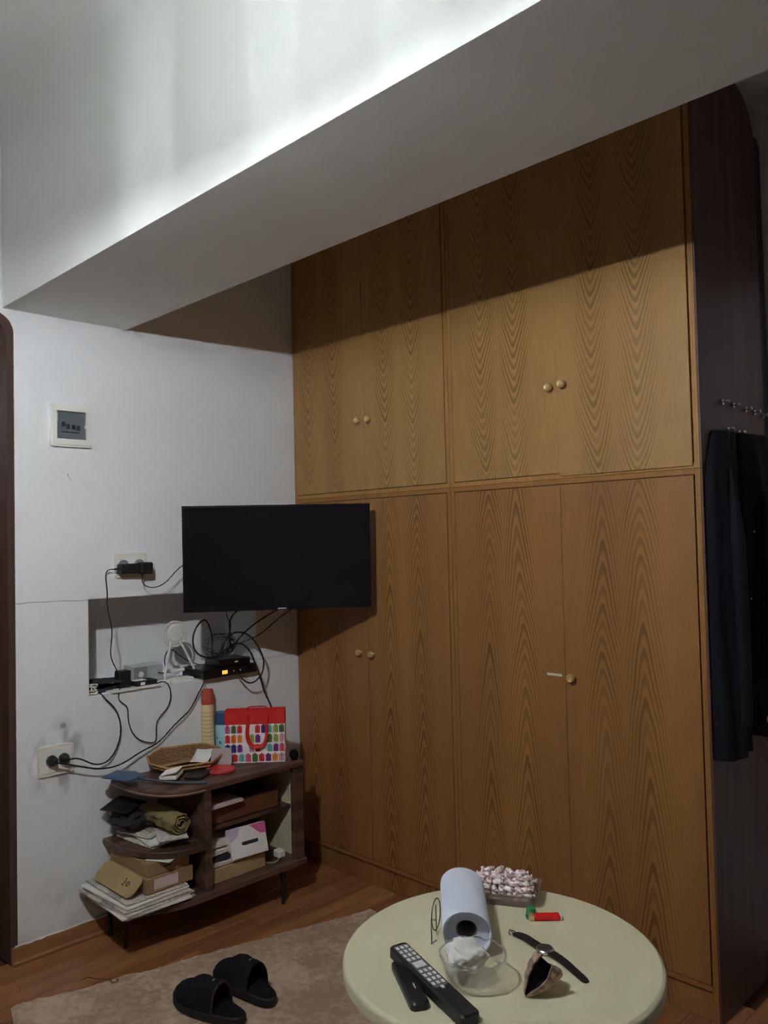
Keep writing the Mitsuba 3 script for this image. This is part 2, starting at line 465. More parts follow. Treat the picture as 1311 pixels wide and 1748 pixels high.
# ================================================================ CEILING LAMP (just out of frame; lights the room)
def ceiling_lamp():
    t = thing('ceiling_lamp', 'hanging ceiling lamp with glass petals round one bulb, left of the picture', 'lamp')
    bulb = trimesh.creation.icosphere(subdivisions=3, radius=BULB_R)
    bulb.apply_translation(LAMP)
    part(t, 'bulb', bulb, 'petal_glass', emitter={'type': 'area', 'radiance': rgb(BULB_RADIANCE * 0.96, BULB_RADIANCE, BULB_RADIANCE * 1.03)})
    part(t, 'rod', rod(LAMP + [0, 0, 0.12], [LAMP[0], LAMP[1], CEIL - 0.02], 0.008), 'chrome', smooth=40)
    part(t, 'canopy', xf(lathe([(0, 0), (0.05, 0), (0.055, 0.012), (0.02, 0.03), (0, 0.03)]), loc=(LAMP[0], LAMP[1], CEIL - 0.03)), 'chrome', smooth=40)
    part(t, 'dimming_cup', xf(lathe([(0, 0), (0.008, 0.002), (0.014, 0.016), (0.0185, 0.044), (0.0175, 0.044), (0.010, 0.03), (0, 0.03)], 32), loc=(*LAMP[:2], LAMP[2] - 0.065)), 'white_plastic', smooth=40)  # unseen cup added under the bulb to cut the light going down
    part(t, 'hub', xf(lathe([(0, 0), (0.022, 0), (0.03, 0.03), (0.012, 0.06), (0, 0.06)]), loc=(*LAMP[:2], LAMP[2] + 0.12)), 'chrome', smooth=40)
    part(t, 'arm', tube([LAMP + [0, 0, 0.15], LAMP + [0.10, -0.08, 0.13], LAMP + [0.11, -0.09, -0.04], LAMP + [0.008, -0.006, -0.060]], 0.004, n=8, per=6), 'chrome', smooth=True)
    n = 12
    for k in range(n):
        a0 = 2 * math.pi * (k + GAP_PHASE) / n
        rows = []
        for s in np.linspace(0, 1, 7):                     # from the rim up and in to the socket
            r = 0.135 * (1 - s) ** 0.6 + 0.03 * s
            z = RIM_Z - LAMP[2] + 0.13 * s
            half = (math.pi / n) * (1 - GAP_W * (1 - 0.5 * s))
            rows.append([(r * math.cos(a0 + q * half), r * math.sin(a0 + q * half), z) for q in np.linspace(-1, 1, 7)])
        rows = np.array(rows)
        m, w = rows.shape[:2]
        v = np.vstack([rows.reshape(-1, 3), rows.reshape(-1, 3) * [0.97, 0.97, 1.0] - [0, 0, 0.003]])
        N = m * w
        f = []
        for i in range(m - 1):
            for j in range(w - 1):
                a, b, c, d = i * w + j, i * w + j + 1, (i + 1) * w + j + 1, (i + 1) * w + j
                f += [(a, b, c), (a, c, d), (N + a, N + c, N + b), (N + a, N + d, N + c)]
        msh = trimesh.Trimesh(v, f, process=False)
        cen = msh.triangles_center[0] - [0, 0, 0.05]
        if msh.face_normals[0] @ cen < 0:
            msh.invert()
        msh.apply_translation(LAMP)
        part(t, 'petal', msh, 'petal_glass', emitter={'type': 'area', 'radiance': rgb(PETAL_GLOW * 0.95, PETAL_GLOW, PETAL_GLOW * 0.99)})


RIM_Z, GAP_W, GAP_PHASE = 2.366, 0.06, 0.0
ceiling_lamp()

# ================================================================ WARDROBE
UX = [(0.004, 0.984), (0.986, 2.0)]
SPLIT, WD = 1.703, 0.53
TH = 0.018


def knob(root_door, x, z, y=0.0):
    m = lathe([(0, 0), (0.007, 0), (0.007, 0.011), (0.014, 0.014), (0.0155, 0.021), (0.012, 0.026), (0.007, 0.0245), (0, 0.0245)], 24)
    part(root_door, 'knob', xf(m, (math.pi / 2, 0, 0), (x, y, z)), 'brass', 'small round brass knob', smooth=35)


def cabinet(key, x0, x1, z0, z1, last, lower, doors):
    zb = z0 + (0.112 if lower else TH)
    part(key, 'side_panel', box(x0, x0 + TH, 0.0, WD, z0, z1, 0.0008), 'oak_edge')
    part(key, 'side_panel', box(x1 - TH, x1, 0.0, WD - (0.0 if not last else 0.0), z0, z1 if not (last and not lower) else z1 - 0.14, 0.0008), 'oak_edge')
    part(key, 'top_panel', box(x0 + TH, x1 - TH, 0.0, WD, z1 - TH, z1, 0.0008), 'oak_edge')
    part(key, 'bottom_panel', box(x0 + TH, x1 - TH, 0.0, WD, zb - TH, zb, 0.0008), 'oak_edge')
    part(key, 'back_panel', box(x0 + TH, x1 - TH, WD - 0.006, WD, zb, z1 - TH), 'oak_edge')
    if lower:
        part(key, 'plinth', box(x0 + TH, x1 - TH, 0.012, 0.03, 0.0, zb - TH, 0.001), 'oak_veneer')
    xm = (x0 + x1) / 2
    ztop, zbot = z1 - TH - 0.002, zb + 0.002
    for d, (a, b) in enumerate(((x0 + TH + 0.002, xm - 0.0012), (xm + 0.0012, x1 - TH - 0.003))):
        dx, dzb, yo, kn = doors[d]
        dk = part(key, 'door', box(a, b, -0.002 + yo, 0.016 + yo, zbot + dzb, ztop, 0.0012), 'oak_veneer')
        for kx, kz in kn:
            knob(dk, kx, kz, -0.002 + yo)
    return key


U = [cabinet(thing('wardrobe_cabinet', 'tall lower oak-veneer wardrobe cabinet in the corner behind the television, two brass knobs', 'wardrobe', 'wardrobe cabinets'),
             *UX[0], 0.0, SPLIT - 0.001, False, True, [(0, 0, 0, [(0.448, 1.008)]), (0, 0, 0.001, [(0.526, 1.006)])]),
     cabinet(thing('wardrobe_cabinet', 'tall lower oak-veneer wardrobe cabinet behind the round table, one brass knob', 'wardrobe', 'wardrobe cabinets'),
             *UX[1], 0.0, SPLIT - 0.001, True, True, [(0, 0, 0.0012, []), (0, 0, -0.001, [(1.525, 1.006)])]),
     cabinet(thing('wardrobe_cabinet', 'upper oak-veneer cabinet above the television, in the corner', 'wardrobe', 'wardrobe cabinets'),
             *UX[0], SPLIT, 3.06, False, False, [(0, 0, 0, [(0.468, 2.032)]), (0, 0, -0.0008, [(0.536, 2.03)])]),
     cabinet(thing('wardrobe_cabinet', 'upper oak-veneer cabinet on the right, above the one-knob doors', 'wardrobe', 'wardrobe cabinets'),
             *UX[1], SPLIT, 3.06, True, False, [(0, 0, 0.0008, [(1.466, 2.032)]), (0, -0.012, -0.004, [(1.523, 2.036)])])]
# residue where the second knob of the lower right pair was
part(f'{U[1]}__door', 'scar', box(1.415, 1.478, -0.0014, 0.0, 1.004, 1.013, 0.0004), 'cream_board', 'pale scar where a knob is missing')
# dark boards that close the right end of the wardrobe
pl = sg.Polygon([(0.002, SPLIT + 0.002), (0.53, SPLIT + 0.002), (0.53, 2.90)] + [(0.53 - 0.17 * (1 - math.cos(a)), 2.90 + 0.165 * math.sin(a)) for a in np.linspace(0.1, math.pi / 2, 9)] + [(0.002, 3.065)])
part(U[3], 'end_board', yz_prism(pl, 2.0, 2.006), 'dark_maroon_board', 'dark maroon end board with a rounded upper corner')
part(U[1], 'end_board', yz_prism(sg.box(0.002, 0.0, 0.53, SPLIT), 2.0, 2.006), 'dark_maroon_board', 'dark maroon end board')
pst = sg.Polygon([(0.532, 0.0), (0.60, 0.0), (0.60, 2.90)] + [(0.60 - 0.04 * (1 - math.cos(a)), 2.90 + 0.035 * math.sin(a)) for a in np.linspace(0, math.pi / 2, 6)] + [(0.532, 2.935)])
solid('tall_board', yz_prism(pst, 1.97, 2.0), 'dark_board', 'tall narrow blackish board standing between the wardrobe end and the back wall', 'board')

# coat hooks on the end board and two dark coats
for k, (y, z) in enumerate([(0.164, 1.924), (0.253, 1.922), (0.356, 1.918), (0.434, 1.915), (0.512, 1.911), (0.203, 1.836), (0.293, 1.833)]):
    h = cat(rod((2.0045, y, z), (2.012, y, z), 0.009), rod((2.010, y, z), (2.024, y, z + 0.002), 0.0035), xf(trimesh.creation.icosphere(2, 0.0068), loc=(2.026, y, z + 0.003)))
    solid('coat_hook', h, 'chrome', ['first small metal peg hook from the left in the row on the dark wardrobe end', 'second small metal peg hook from the left in the row on the dark wardrobe end', 'middle small metal peg hook of the row on the dark wardrobe end', 'fourth small metal peg hook from the left in the row on the dark wardrobe end', 'last small metal peg hook of the row, at the right edge of the picture', 'left small metal peg hook directly above the hanging coats', 'right small metal peg hook directly above the hanging coats'][k], 'hook',
          'coat hooks in the upper row' if k < 5 else 'coat hooks behind the coats', smooth=40)


def coat(ya, yb, za, zb, top_a, top_b, depth, seed, ny=26, nz=34):
    """a garment hanging flat against the board: folds that start at the top and widen downwards"""
    fr, bk = [], []
    for i, s in enumerate(np.linspace(0, 1, nz)):
        z = zb + (za - zb) * s
        e = min(1, s / 0.16) ** 0.7
        a, b = top_a + (ya - top_a) * e, top_b + (yb - top_b) * e
        row, rowb = [], []
        for u in np.linspace(0, 1, ny):
            y = a + (b - a) * u
            fold = 0.5 + 0.5 * math.sin(u * 17 + seed + 1.3 * math.sin(3 * s + seed))
            w = float(meshkit.noise(np.array([u * 4, s * 5, seed]), 3))
            body = math.sin(math.pi * u) ** 0.45
            x = 2.008 + depth * body * (0.45 + 0.3 * fold * (0.4 + 0.6 * s) + 0.3 * w) * (0.55 + 0.45 * min(1, s * 4))
            zz = z - (0.02 * (w - 0.5) if s > 0.97 else 0)
            row.append((x, y, zz)); rowb.append((2.0075, y, zz))
        fr.append(row); bk.append(rowb)
    v = np.vstack([np.array(fr).reshape(-1, 3), np.array(bk).reshape(-1, 3)])
    N = ny * nz
    f = []
    for i in range(nz - 1):
        for j in range(ny - 1):
            a, b, c, d = i * ny + j, i * ny + j + 1, (i + 1) * ny + j + 1, (i + 1) * ny + j
            f += [(a, c, b), (a, d, c), (N + a, N + b, N + c), (N + a, N + c, N + d)]
    for j in range(ny - 1):
        for r in (0, nz - 1):
            a, b = r * ny + j, r * ny + j + 1
            f += [(a, b, N + b), (a, N + b, N + a)]
    m = trimesh.Trimesh(v, f, process=False)
    m.fix_normals()
    return m


t = thing('coat', 'dark navy garment hanging nearest the wardrobe front edge, lower hem', 'coat')
part(t, 'cloth', coat(0.012, 0.234, 0.80, 1.825, 0.075, 0.234, 0.070, 1.0), 'navy_cloth', smooth=60)
part(t, 'sleeve', tube([(2.055, 0.10, 1.70), (2.075, 0.09, 1.4), (2.075, 0.10, 1.1), (2.07, 0.11, 0.90)], np.interp(np.linspace(0, 1, 25), [0, 0.25, 1], [0.004, 0.026, 0.024]), n=12, flat=0.8), 'navy_cloth', smooth=50)
t = thing('coat', 'black coat hanging at the right edge, with a pale button near its hem', 'coat')
coat2 = coat(0.244, 0.60, 0.83, 1.83, 0.26, 0.54, 0.085, 4.2)
part(t, 'cloth', coat2, 'black_cloth', smooth=60)
part(t, 'sleeve', tube([(2.09, 0.36, 1.74), (2.105, 0.37, 1.5), (2.105, 0.36, 1.25), (2.10, 0.35, 1.02)], np.interp(np.linspace(0, 1, 25), [0, 0.25, 1], [0.004, 0.032, 0.03]), n=12, flat=0.8), 'black_cloth', smooth=50)
def front_x(m, y, z):
    v = m.vertices[m.vertices[:, 0] > 2.0076]
    return v[np.argmin((v[:, 1] - y) ** 2 + (v[:, 2] - z) ** 2), 0]


for (y, z, r) in ((0.30, 0.885, 0.0095), (0.275, 1.28, 0.003), (0.30, 1.50, 0.003)):
    b = xf(lathe([(0, 0), (r, 0), (r * 1.1, 0.002), (r * 0.8, 0.004), (0, 0.003)], 20), (0, math.pi / 2, 0), (front_x(coat2, y, z) - 0.001, y, z))
    part(t, 'button', b, 'key_white', 'pale button' if r > 0.005 else None, smooth=30)

# ================================================================ TELEVISION
TVC, TVD = np.array([0.372, -0.394, 1.439]), np.array([0.597, 0.802, 0.0])
TVN = np.array([TVD[1], -TVD[0], 0.0])


def tvm(m):
    """local x right, y towards the viewer, z up -> world"""
    M = np.eye(4)
    M[:3, 0], M[:3, 1], M[:3, 2], M[:3, 3] = TVD, -TVN * -1, [0, 0, 1], TVC
    m = m.copy(); m.apply_transform(M)
    if np.linalg.det(M[:3, :3]) < 0:
        m.invert()
    tilt = trimesh.transformations.rotation_matrix(0.034, TVD, TVC)
    m.apply_transform(tilt)
    return m


t = thing('television', 'black flat-screen television on a wall arm in front of the corner', 'television')
w2, h2 = 0.388, 0.2185
body = tvm(box(-w2, w2, -0.03, -0.004, -h2, h2, 0.003))
part(t, 'housing', cat(body, tvm(box(-0.24, 0.24, -0.055, -0.03, -0.15, 0.10, 0.012))), 'black_plastic')
fr = sg.box(-w2, -h2, w2, h2).difference(sg.box(-w2 + 0.008, -h2 + 0.014, w2 - 0.008, h2 - 0.008))
frm = trimesh.creation.extrude_polygon(fr, 0.006, engine='earcut')
frm.apply_transform(np.array([[1, 0, 0, 0], [0, 0, 1, -0.004], [0, 1, 0, 0], [0, 0, 0, 1.0]])); frm.invert()
part(t, 'bezel', tvm(frm), 'black_gloss')
part(t, 'screen', tvm(box(-w2 + 0.008, w2 - 0.008, -0.004, -0.001, -h2 + 0.014, h2 - 0.008)), 'screen')
part(t, 'badge', tvm(box(-0.004, 0.031, 0.002, 0.0032, -h2 + 0.003, -h2 + 0.0085, 0.0006)), 'silver_plastic', 'small silver badge')
# arm
bk = TVC - TVN * 0.055
part(t, 'mount_plate', tvm(box(-0.11, 0.11, -0.062, -0.055, -0.11, 0.09, 0.002)), 'black_plastic')
elbow = np.array([0.10, -0.24, 1.44])
part(t, 'arm', cat(tube([bk - TVN * 0.004, elbow], 0.017, smooth=False, n=10), tube([elbow, (0.02, -0.46, 1.44)], 0.017, smooth=False, n=10), xf(trimesh.creation.cylinder(0.022, 0.06), loc=elbow)), 'black_plastic', smooth=40)
part(t, 'wall_plate', box(0.0, 0.014, -0.53, -0.39, 1.34, 1.54, 0.003), 'black_plastic')


# ================================================================ WALL FITTINGS
def breaker():
    t = thing('breaker_box', 'white flush breaker box with a smoked window high on the left wall', 'breaker box')
    y0, y1, z0, z1 = -1.190, -1.030, 1.888, 2.050
    yc, zc = (y0 + y1) / 2, (z0 + z1) / 2
    o = affinity.translate(rrect(y1 - y0, z1 - z0, 0.008), yc, zc)
    wi = affinity.translate(rrect(0.118, 0.108, 0.003), yc + 0.002, zc + 0.002)
    part(t, 'frame', cat(yz_prism(o.difference(wi), 0.0, 0.016), yz_prism(o.buffer(-0.006).difference(wi), 0.016, 0.020)), 'white_plastic')
    part(t, 'tray', yz_prism(wi, 0.0, 0.004), 'grey_plastic')
    part(t, 'window', yz_prism(wi.buffer(-0.001), 0.006, 0.0085), 'smoked_window', 'smoked grey window')
    part(t, 'latch', box(0.012, 0.02, yc + 0.054, yc + 0.062, zc - 0.006, zc + 0.006, 0.001), 'white_plastic')
    for k, (dy, dz) in enumerate(((-0.028, 0.006), (-0.010, -0.002), (0.012, -0.004), (0.030, -0.006))):
        part(t, 'breaker_switch', box(0.0085, 0.012, yc + dy - 0.007, yc + dy + 0.007, zc + dz - 0.009, zc + dz + 0.009, 0.001), 'dark_print')
    part(t, 'legend_strip', box(0.0085, 0.0093, yc - 0.035, yc + 0.036, zc - 0.026, zc - 0.022), 'dark_print')
    part(t, 'glare_edge', box(0.0085, 0.0105, yc - 0.055, yc - 0.051, zc + 0.018, zc + 0.05, 0.0005), 'white_plastic')


breaker()


def socket(y0, y1, z0, z1, label, holes):
    t = thing('wall_socket', label, 'socket')
    yc, zc = (y0 + y1) / 2, (z0 + z1) / 2
    o = affinity.translate(rrect(y1 - y0, z1 - z0, 0.010), yc, zc)
    part(t, 'plate', yz_prism(o, 0.0, 0.010), 'offwhite_plastic')
    part(t, 'inset', yz_prism(o.buffer(-0.012), 0.010, 0.0135), 'white_plastic')
    for hy in holes:
        m = xf(lathe([(0.0195, 0.0), (0.0215, 0.0), (0.0215, 0.004), (0.0195, 0.004), (0.0195, 0.0)], 28), (0, math.pi / 2, 0), (0.0135, hy, zc + 0.002))
        part(t, 'outlet', cat(m, xf(trimesh.creation.cylinder(0.0195, 0.001), (0, math.pi / 2, 0), (0.0138, hy, zc + 0.002))), 'grey_plastic', smooth=30)
    return t


socket(-1.247, -1.110, 0.645, 0.755, 'off-white double socket low on the wall near the door, with two black plugs', (-1.198, -1.152))
socket(-0.932, -0.794, 1.372, 1.470, 'off-white double socket behind the black adapter above the niche', (-0.90, -0.83))
plug_y = (-1.198, -1.152)
for k, y in enumerate(plug_y):
    z = 0.702
    m = xf(lathe([(0, 0), (0.0185, 0), (0.0185, 0.016), (0.011, 0.026), (0.007, 0.040), (0, 0.040)], 20), (0, math.pi / 2, 0), (0.0146, y, z))
    solid('plug', m, 'black_plastic', ('round black plug in the left outlet of the low socket', 'round black plug in the right outlet of the low socket')[k], 'plug', 'plugs in the low socket', smooth=35)
t = thing('power_adapter', 'black power adapter plugged into the socket above the niche', 'adapter')
part(t, 'body', cat(box(0.0146, 0.05, -0.93, -0.83, 1.388, 1.428, 0.004), box(0.0146, 0.062, -0.845, -0.792, 1.384, 1.432, 0.005)), 'black_plastic')
part(t, 'strain_relief', cat(tube([(0.035, -0.93, 1.410), (0.035, -0.95, 1.408)], 0.004, smooth=False), tube([(0.045, -0.835, 1.386), (0.045, -0.833, 1.374)], 0.004, smooth=False)), 'black_plastic')


# ================================================================ CABLES
def cable(pts, r, m, label, group=None, name='cable'):
    return solid(name, tube(pts, r, n=7, per=9), m, label, 'cable', group, smooth=True)


cable([(0.035, -0.95, 1.408), (0.02, -0.972, 1.402), (0.012, -0.971, 1.344), (0.010, -0.966, 1.25), (0.006, -0.948, 1.167), (-0.02, -0.941, 1.071), (-0.07, -0.896, 1.003), (-0.1, -0.869, 0.968)], 0.0022, 'cable_black',
      'thin black cable hanging from the adapter down into the niche')
cable([(0.045, -0.833, 1.374), (0.05, -0.830, 1.342), (0.06, -0.793, 1.328), (0.08, -0.745, 1.350), (0.082, -0.705, 1.388), (0.09, -0.66, 1.42), (0.11, -0.60, 1.44)], 0.0022, 'cable_black',
      'thin black cable sagging from the adapter to the back of the television')
cable([(-0.05, -0.995, 0.9175), (-0.01, -0.99, 0.9185), (0.012, -0.981, 0.899), (0.015, -0.949, 0.863), (0.015, -0.92, 0.781), (0.015, -0.936, 0.703), (0.02, -0.983, 0.656), (0.03, -1.04, 0.660), (0.045, -1.10, 0.694), (0.054, -1.152, 0.702)], 0.003, 'cable_black',
      'black cable looping from the niche corner to the low socket')
cable([(-0.06, -0.905, 0.9175), (-0.01, -0.91, 0.919), (0.010, -0.922, 0.886), (0.010, -0.89, 0.853), (0.010, -0.885, 0.817), (0.010, -0.84, 0.715), (0.010, -0.806, 0.697), (0.010, -0.77, 0.69), (0.010, -0.758, 0.765), (0.010, -0.711, 0.817), (0.010, -0.691, 0.875), (0.006, -0.702, 0.917), (-0.04, -0.726, 0.918)], 0.0023, 'cable_black',
      'thin black cable hanging in a loop below the niche')
cable([(0.015, -0.53, 0.935), (0.03, -0.545, 0.90), (0.02, -0.566, 0.857), (0.02, -0.604, 0.801), (0.02, -0.675, 0.751), (0.02, -0.758, 0.689), (0.03, -0.843, 0.667), (0.035, -0.909, 0.644), (0.045, -0.998, 0.638), (0.05, -1.094, 0.664), (0.056, -1.198, 0.702)], 0.003, 'cable_black',
      'black mains cable running from the receiver down to the low socket')
TVG = 'cables behind the television'
cable([(0.05, -0.511, 1.0), (0.05, -0.511, 1.083), (0.05, -0.524, 1.144), (0.05, -0.547, 1.174), (0.05, -0.582, 1.154), (0.05, -0.605, 1.103), (0.05, -0.598, 1.053), (0.05, -0.561, 1.021), (0.05, -0.485, 1.015), (0.05, -0.437, 1.04)], 0.0036, 'cable_black',
      'black cable standing up in a tall oval loop left of the tangle')
cable([(0.03, -0.47, 1.0), (0.05, -0.461, 1.048), (0.06, -0.443, 1.082), (0.07, -0.413, 1.107), (0.08, -0.377, 1.107), (0.09, -0.335, 1.083), (0.09, -0.298, 1.038), (0.09, -0.27, 0.978), (0.09, -0.274, 0.927), (0.09, -0.301, 0.894), (0.08, -0.332, 0.879), (0.07, -0.368, 0.899), (0.03, -0.381, 0.931)], 0.0036, 'cable_black',
      'black cable in a wide round loop right of the receiver')
cable([(0.02, -0.41, 1.03), (0.04, -0.39, 1.057), (0.06, -0.351, 1.047), (0.07, -0.322, 1.008), (0.07, -0.297, 0.954), (0.07, -0.273, 0.893), (0.07, -0.249, 0.822), (0.07, -0.217, 0.76), (0.07, -0.20, 0.62), (0.08, -0.20, 0.4), (0.08, -0.21, 0.01)], 0.0038, 'cable_black',
      'thick black cable dropping behind the gift bag')
cable([(0.25, -0.43, 1.30), (0.15, -0.43, 1.22), (0.1, -0.451, 1.166), (0.09, -0.445, 1.115), (0.06, -0.428, 1.05), (0.02, -0.42, 1.012)], 0.0038, 'cable_black', 'thick black cable curving down from the middle of the television')
cable([(0.36, -0.34, 1.30), (0.26, -0.27, 1.23), (0.14, -0.306, 1.166), (0.1, -0.354, 1.122), (0.07, -0.377, 1.087), (0.02, -0.39, 1.02)], 0.0036, 'cable_black', 'thicker black cable slanting from the television badge down to the receiver')
cable([(0.40, -0.27, 1.29), (0.24, -0.19, 1.22), (0.14, -0.243, 1.145), (0.1, -0.297, 1.091), (0.07, -0.359, 1.065), (0.03, -0.41, 1.04), (0.0, -0.44, 1.02)], 0.0028, 'cable_black', 'thinner black cable slanting from the television, right of the thick one')
cable([(0.21, -0.49, 1.28), (0.10, -0.47, 1.22), (0.08, -0.449, 1.175), (0.07, -0.428, 1.147), (0.05, -0.426, 1.10), (0.02, -0.44, 1.02)], 0.002, 'cable_black', 'thinnest black cable wavering down from the television, beside the thick middle one')
cable([(-0.09, -0.69, 0.955), (-0.1, -0.644, 0.956), (-0.1, -0.655, 0.995), (-0.11, -0.623, 1.043), (-0.1, -0.578, 1.013), (-0.08, -0.526, 0.978), (-0.06, -0.50, 0.965)], 0.0024, 'cable_black', 'thin black cable bent into a peak behind the white stand')
# tangle of thin grey cable on top of the receiver
tg = []
for k in range(9):
    c = np.array([0.0 + 0.02 * rng.random(), -0.445 + 0.03 * (rng.random() - 0.5), 1.052])
    a0, sy, sz = rng.random() * 6.28, 0.06 + 0.04 * rng.random(), 0.026 + 0.026 * rng.random()
    tl = 0.9 * (rng.random() - 0.5)
    pts = []
    for q in np.linspace(0, 6.4, 11):
        dy, dz = sy * math.cos(q + a0), sz * math.sin(q + a0)
        pts.append(c + [0.02 * math.sin(2 * q + k) + 0.004 * (rng.random() - 0.5), dy * math.cos(tl) - dz * math.sin(tl), dy * math.sin(tl) * 0.6 + dz * math.cos(tl)])
    tg.append(tube(pts, 0.0021, n=6, per=5))
solid('cable_tangle', cat(*tg), 'cable_grey', 'tangle of thin grey cable heaped on the receiver', 'cable', smooth=True)

# ================================================================ NICHE CONTENTS
SZ = NICHE[2]
t = thing('set_top_box', 'wide black receiver at the right end of the niche with an orange standby light', 'receiver')
part(t, 'case', box(-0.14, 0.035, -0.545, -0.265, SZ, SZ + 0.042, 0.004), 'black_gloss')
part(t, 'display', box(0.035, 0.0362, -0.452, -0.425, SZ + 0.013, SZ + 0.029), 'led_glow', 'glowing orange display', emitter={'type': 'area', 'radiance': rgb(0.22, 0.055, 0.006)})
part(t, 'button', box(0.035, 0.037, -0.395, -0.388, SZ + 0.018, SZ + 0.024, 0.001), 'silver_plastic')
part(t, 'button', box(0.035, 0.037, -0.36, -0.353, SZ + 0.018, SZ + 0.024, 0.001), 'silver_plastic')
t = thing('router', 'small black box stacked on the receiver', 'router')
part(t, 'case', box(-0.10, 0.02, -0.455, -0.29, SZ + 0.042, SZ + 0.072, 0.004), 'black_gloss')
part(t, 'light', box(0.02, 0.0212, -0.375, -0.358, SZ + 0.055, SZ + 0.061), 'key_white', 'pale mark')

t = thing('table_antenna', 'white stand with a round head on two splayed legs in the niche', 'antenna')
disc = xf(lathe([(0, 0.0), (0.034, 0.0), (0.040, 0.006), (0.040, 0.014), (0.034, 0.020), (0, 0.022)], 36), (0, math.pi / 2, 0), (-0.075, -0.622, 1.118))
part(t, 'head', xf(disc), 'white_plastic', smooth=35)
rg = [(-0.06, -0.628 + 0.056 * math.cos(a), 1.115 + 0.054 * math.sin(a)) for a in np.linspace(0, 2 * math.pi, 25)]
part(t, 'ring', tube(rg, 0.0045, n=8, per=2), 'offwhite_plastic', smooth=True)
part(t, 'leg', tube([(-0.055, -0.650, 1.085), (-0.05, -0.688, SZ + 0.004)], 0.0055, smooth=False), 'white_plastic', smooth=40)
part(t, 'leg', tube([(-0.055, -0.604, 1.085), (-0.05, -0.520, SZ + 0.004)], 0.0055, smooth=False), 'white_plastic', smooth=40)
part(t, 'foot', box(-0.075, -0.015, -0.70, -0.672, SZ, SZ + 0.012, 0.003), 'white_plastic')
part(t, 'foot', box(-0.075, -0.02, -0.655, -0.56, SZ, SZ + 0.013, 0.003), 'white_plastic')
part(t, 'cross_bar', tube([(-0.11, -0.66, SZ + 0.035), (-0.10, -0.56, SZ + 0.037)], 0.008, smooth=False), 'white_plastic', smooth=40)

for k, (x, y, w, d, h, rz, lab) in enumerate([(-0.11, -0.955, 0.14, 0.13, 0.012, 0.1, 'dark folded cover lowest at the left end of the niche'), (-0.10, -0.93, 0.13, 0.12, 0.01, -0.3, 'dark creased sheet on the folded cover at the left end of the niche')]):
    solid('folded_cover', xf(sheet(w, d, 0.008, 12, 12, 0.012, 14, k), (0, 0, rz), (x, y, SZ + 0.001 + 0.026 * k)), 'dark_cloth', lab, 'cover', smooth=50)
cr = [(-0.02 + 0.012 * math.sin(3 * q), -1.015 + 0.014 * math.cos(2.3 * q), SZ + 0.004 + 0.0032 * q) for q in np.linspace(0, 12, 30)]
solid('white_cable_coil', tube(cr, 0.003, n=6, per=3), 'offwhite_plastic', 'crumpled coil of white cable in the left front corner of the niche', 'cable', smooth=True)
solid('thin_tray', box(-0.10, 0.012, -0.955, -0.735, SZ, SZ + 0.006, 0.002), 'white_plastic', 'thin white board under the small boxes, sticking out of the niche', 'board')
solid('charger_block', box(-0.085, -0.035, -0.895, -0.845, SZ + 0.006, SZ + 0.075, 0.004), 'black_plastic', 'upright black charger block in the niche', 'charger')
t = thing('small_speaker', 'small silver box with a dark front and a round pale emblem in the niche', 'box')
part(t, 'case', box(-0.19, -0.105, -0.80, -0.66, SZ + 0.006, SZ + 0.075, 0.003), 'silver_plastic')
part(t, 'front', box(-0.105, -0.102, -0.797, -0.735, SZ + 0.010, SZ + 0.071, 0.001), 'grey_plastic', 'darker front')
part(t, 'emblem', xf(trimesh.creation.cylinder(0.012, 0.002, sections=24), (0, math.pi / 2, 0), (-0.1015, -0.765, SZ + 0.04)), 'white_plastic')
t = thing('flat_modem', 'flat black modem with a white label, lying in front of the silver box', 'modem')
part(t, 'case', box(-0.085, -0.02, -0.835, -0.735, SZ + 0.006, SZ + 0.026, 0.003), 'black_plastic')
part(t, 'label', box(-0.075, -0.035, -0.828, -0.775, SZ + 0.026, SZ + 0.0268), 'white_paper', 'white paper label')
part(t, 'label', box(-0.02, -0.0193, -0.812, -0.792, SZ + 0.010, SZ + 0.022), 'white_paper')

# ================================================================ CORNER CABINET
CX, CY1, CYD, CZ = 0.36, -0.272, -0.755, 0.577


def rounded_end(depth, reach, y1, yd=CYD):
    pts = [(0.006, y1), (depth, y1), (depth, yd)]
    for a in np.linspace(0, math.pi / 2, 16)[1:]:
        c, s = math.cos(a), math.sin(a)
        pts.append((0.006 + (depth - 0.006) * c ** 0.62, yd - reach * s ** 0.75))
    return sg.Polygon(pts)


t = CAB = thing('cabinet', 'low dark walnut cabinet with rounded open shelves at its left end, in the corner', 'cabinet')
part(t, 'top', slab(rounded_end(CX + 0.006, 0.205, CY1), 0.022, CZ - 0.022, 0.003), 'walnut', 'dark glossy rounded top')
part(t, 'top_glint', prism(rounded_end(CX + 0.0075, 0.2065, CYD).difference(rounded_end(CX + 0.002, 0.20, CYD + 0.01)), 0.005, CZ - 0.017), 'edge_highlight', 'thin pale strip painted as the edge highlight')  # pale strip stands in for the shine along the top edge
part(t, 'round_shelf', slab(rounded_end(CX + 0.01, 0.24, CYD + 0.001), 0.022, 0.338, 0.003), 'walnut')
part(t, 'bottom_board', slab(rounded_end(CX + 0.015, 0.315, CY1), 0.024, 0.150, 0.003), 'walnut')
part(t, 'divider', box(0.006, CX - 0.004, CYD, CYD + 0.02, 0.174, CZ - 0.022, 0.001), 'walnut')
part(t, 'end_panel', box(0.006, CX - 0.004, CY1 - 0.02, CY1, 0.174, CZ - 0.022, 0.001), 'walnut')
part(t, 'lining', box(0.012, CX - 0.03, CY1 - 0.0225, CY1 - 0.02, 0.174, CZ - 0.022), 'cream_board', 'cream inner face of the right end')
part(t, 'back_panel', box(0.006, 0.011, CYD + 0.02, CY1 - 0.02, 0.174, CZ - 0.022), 'walnut')
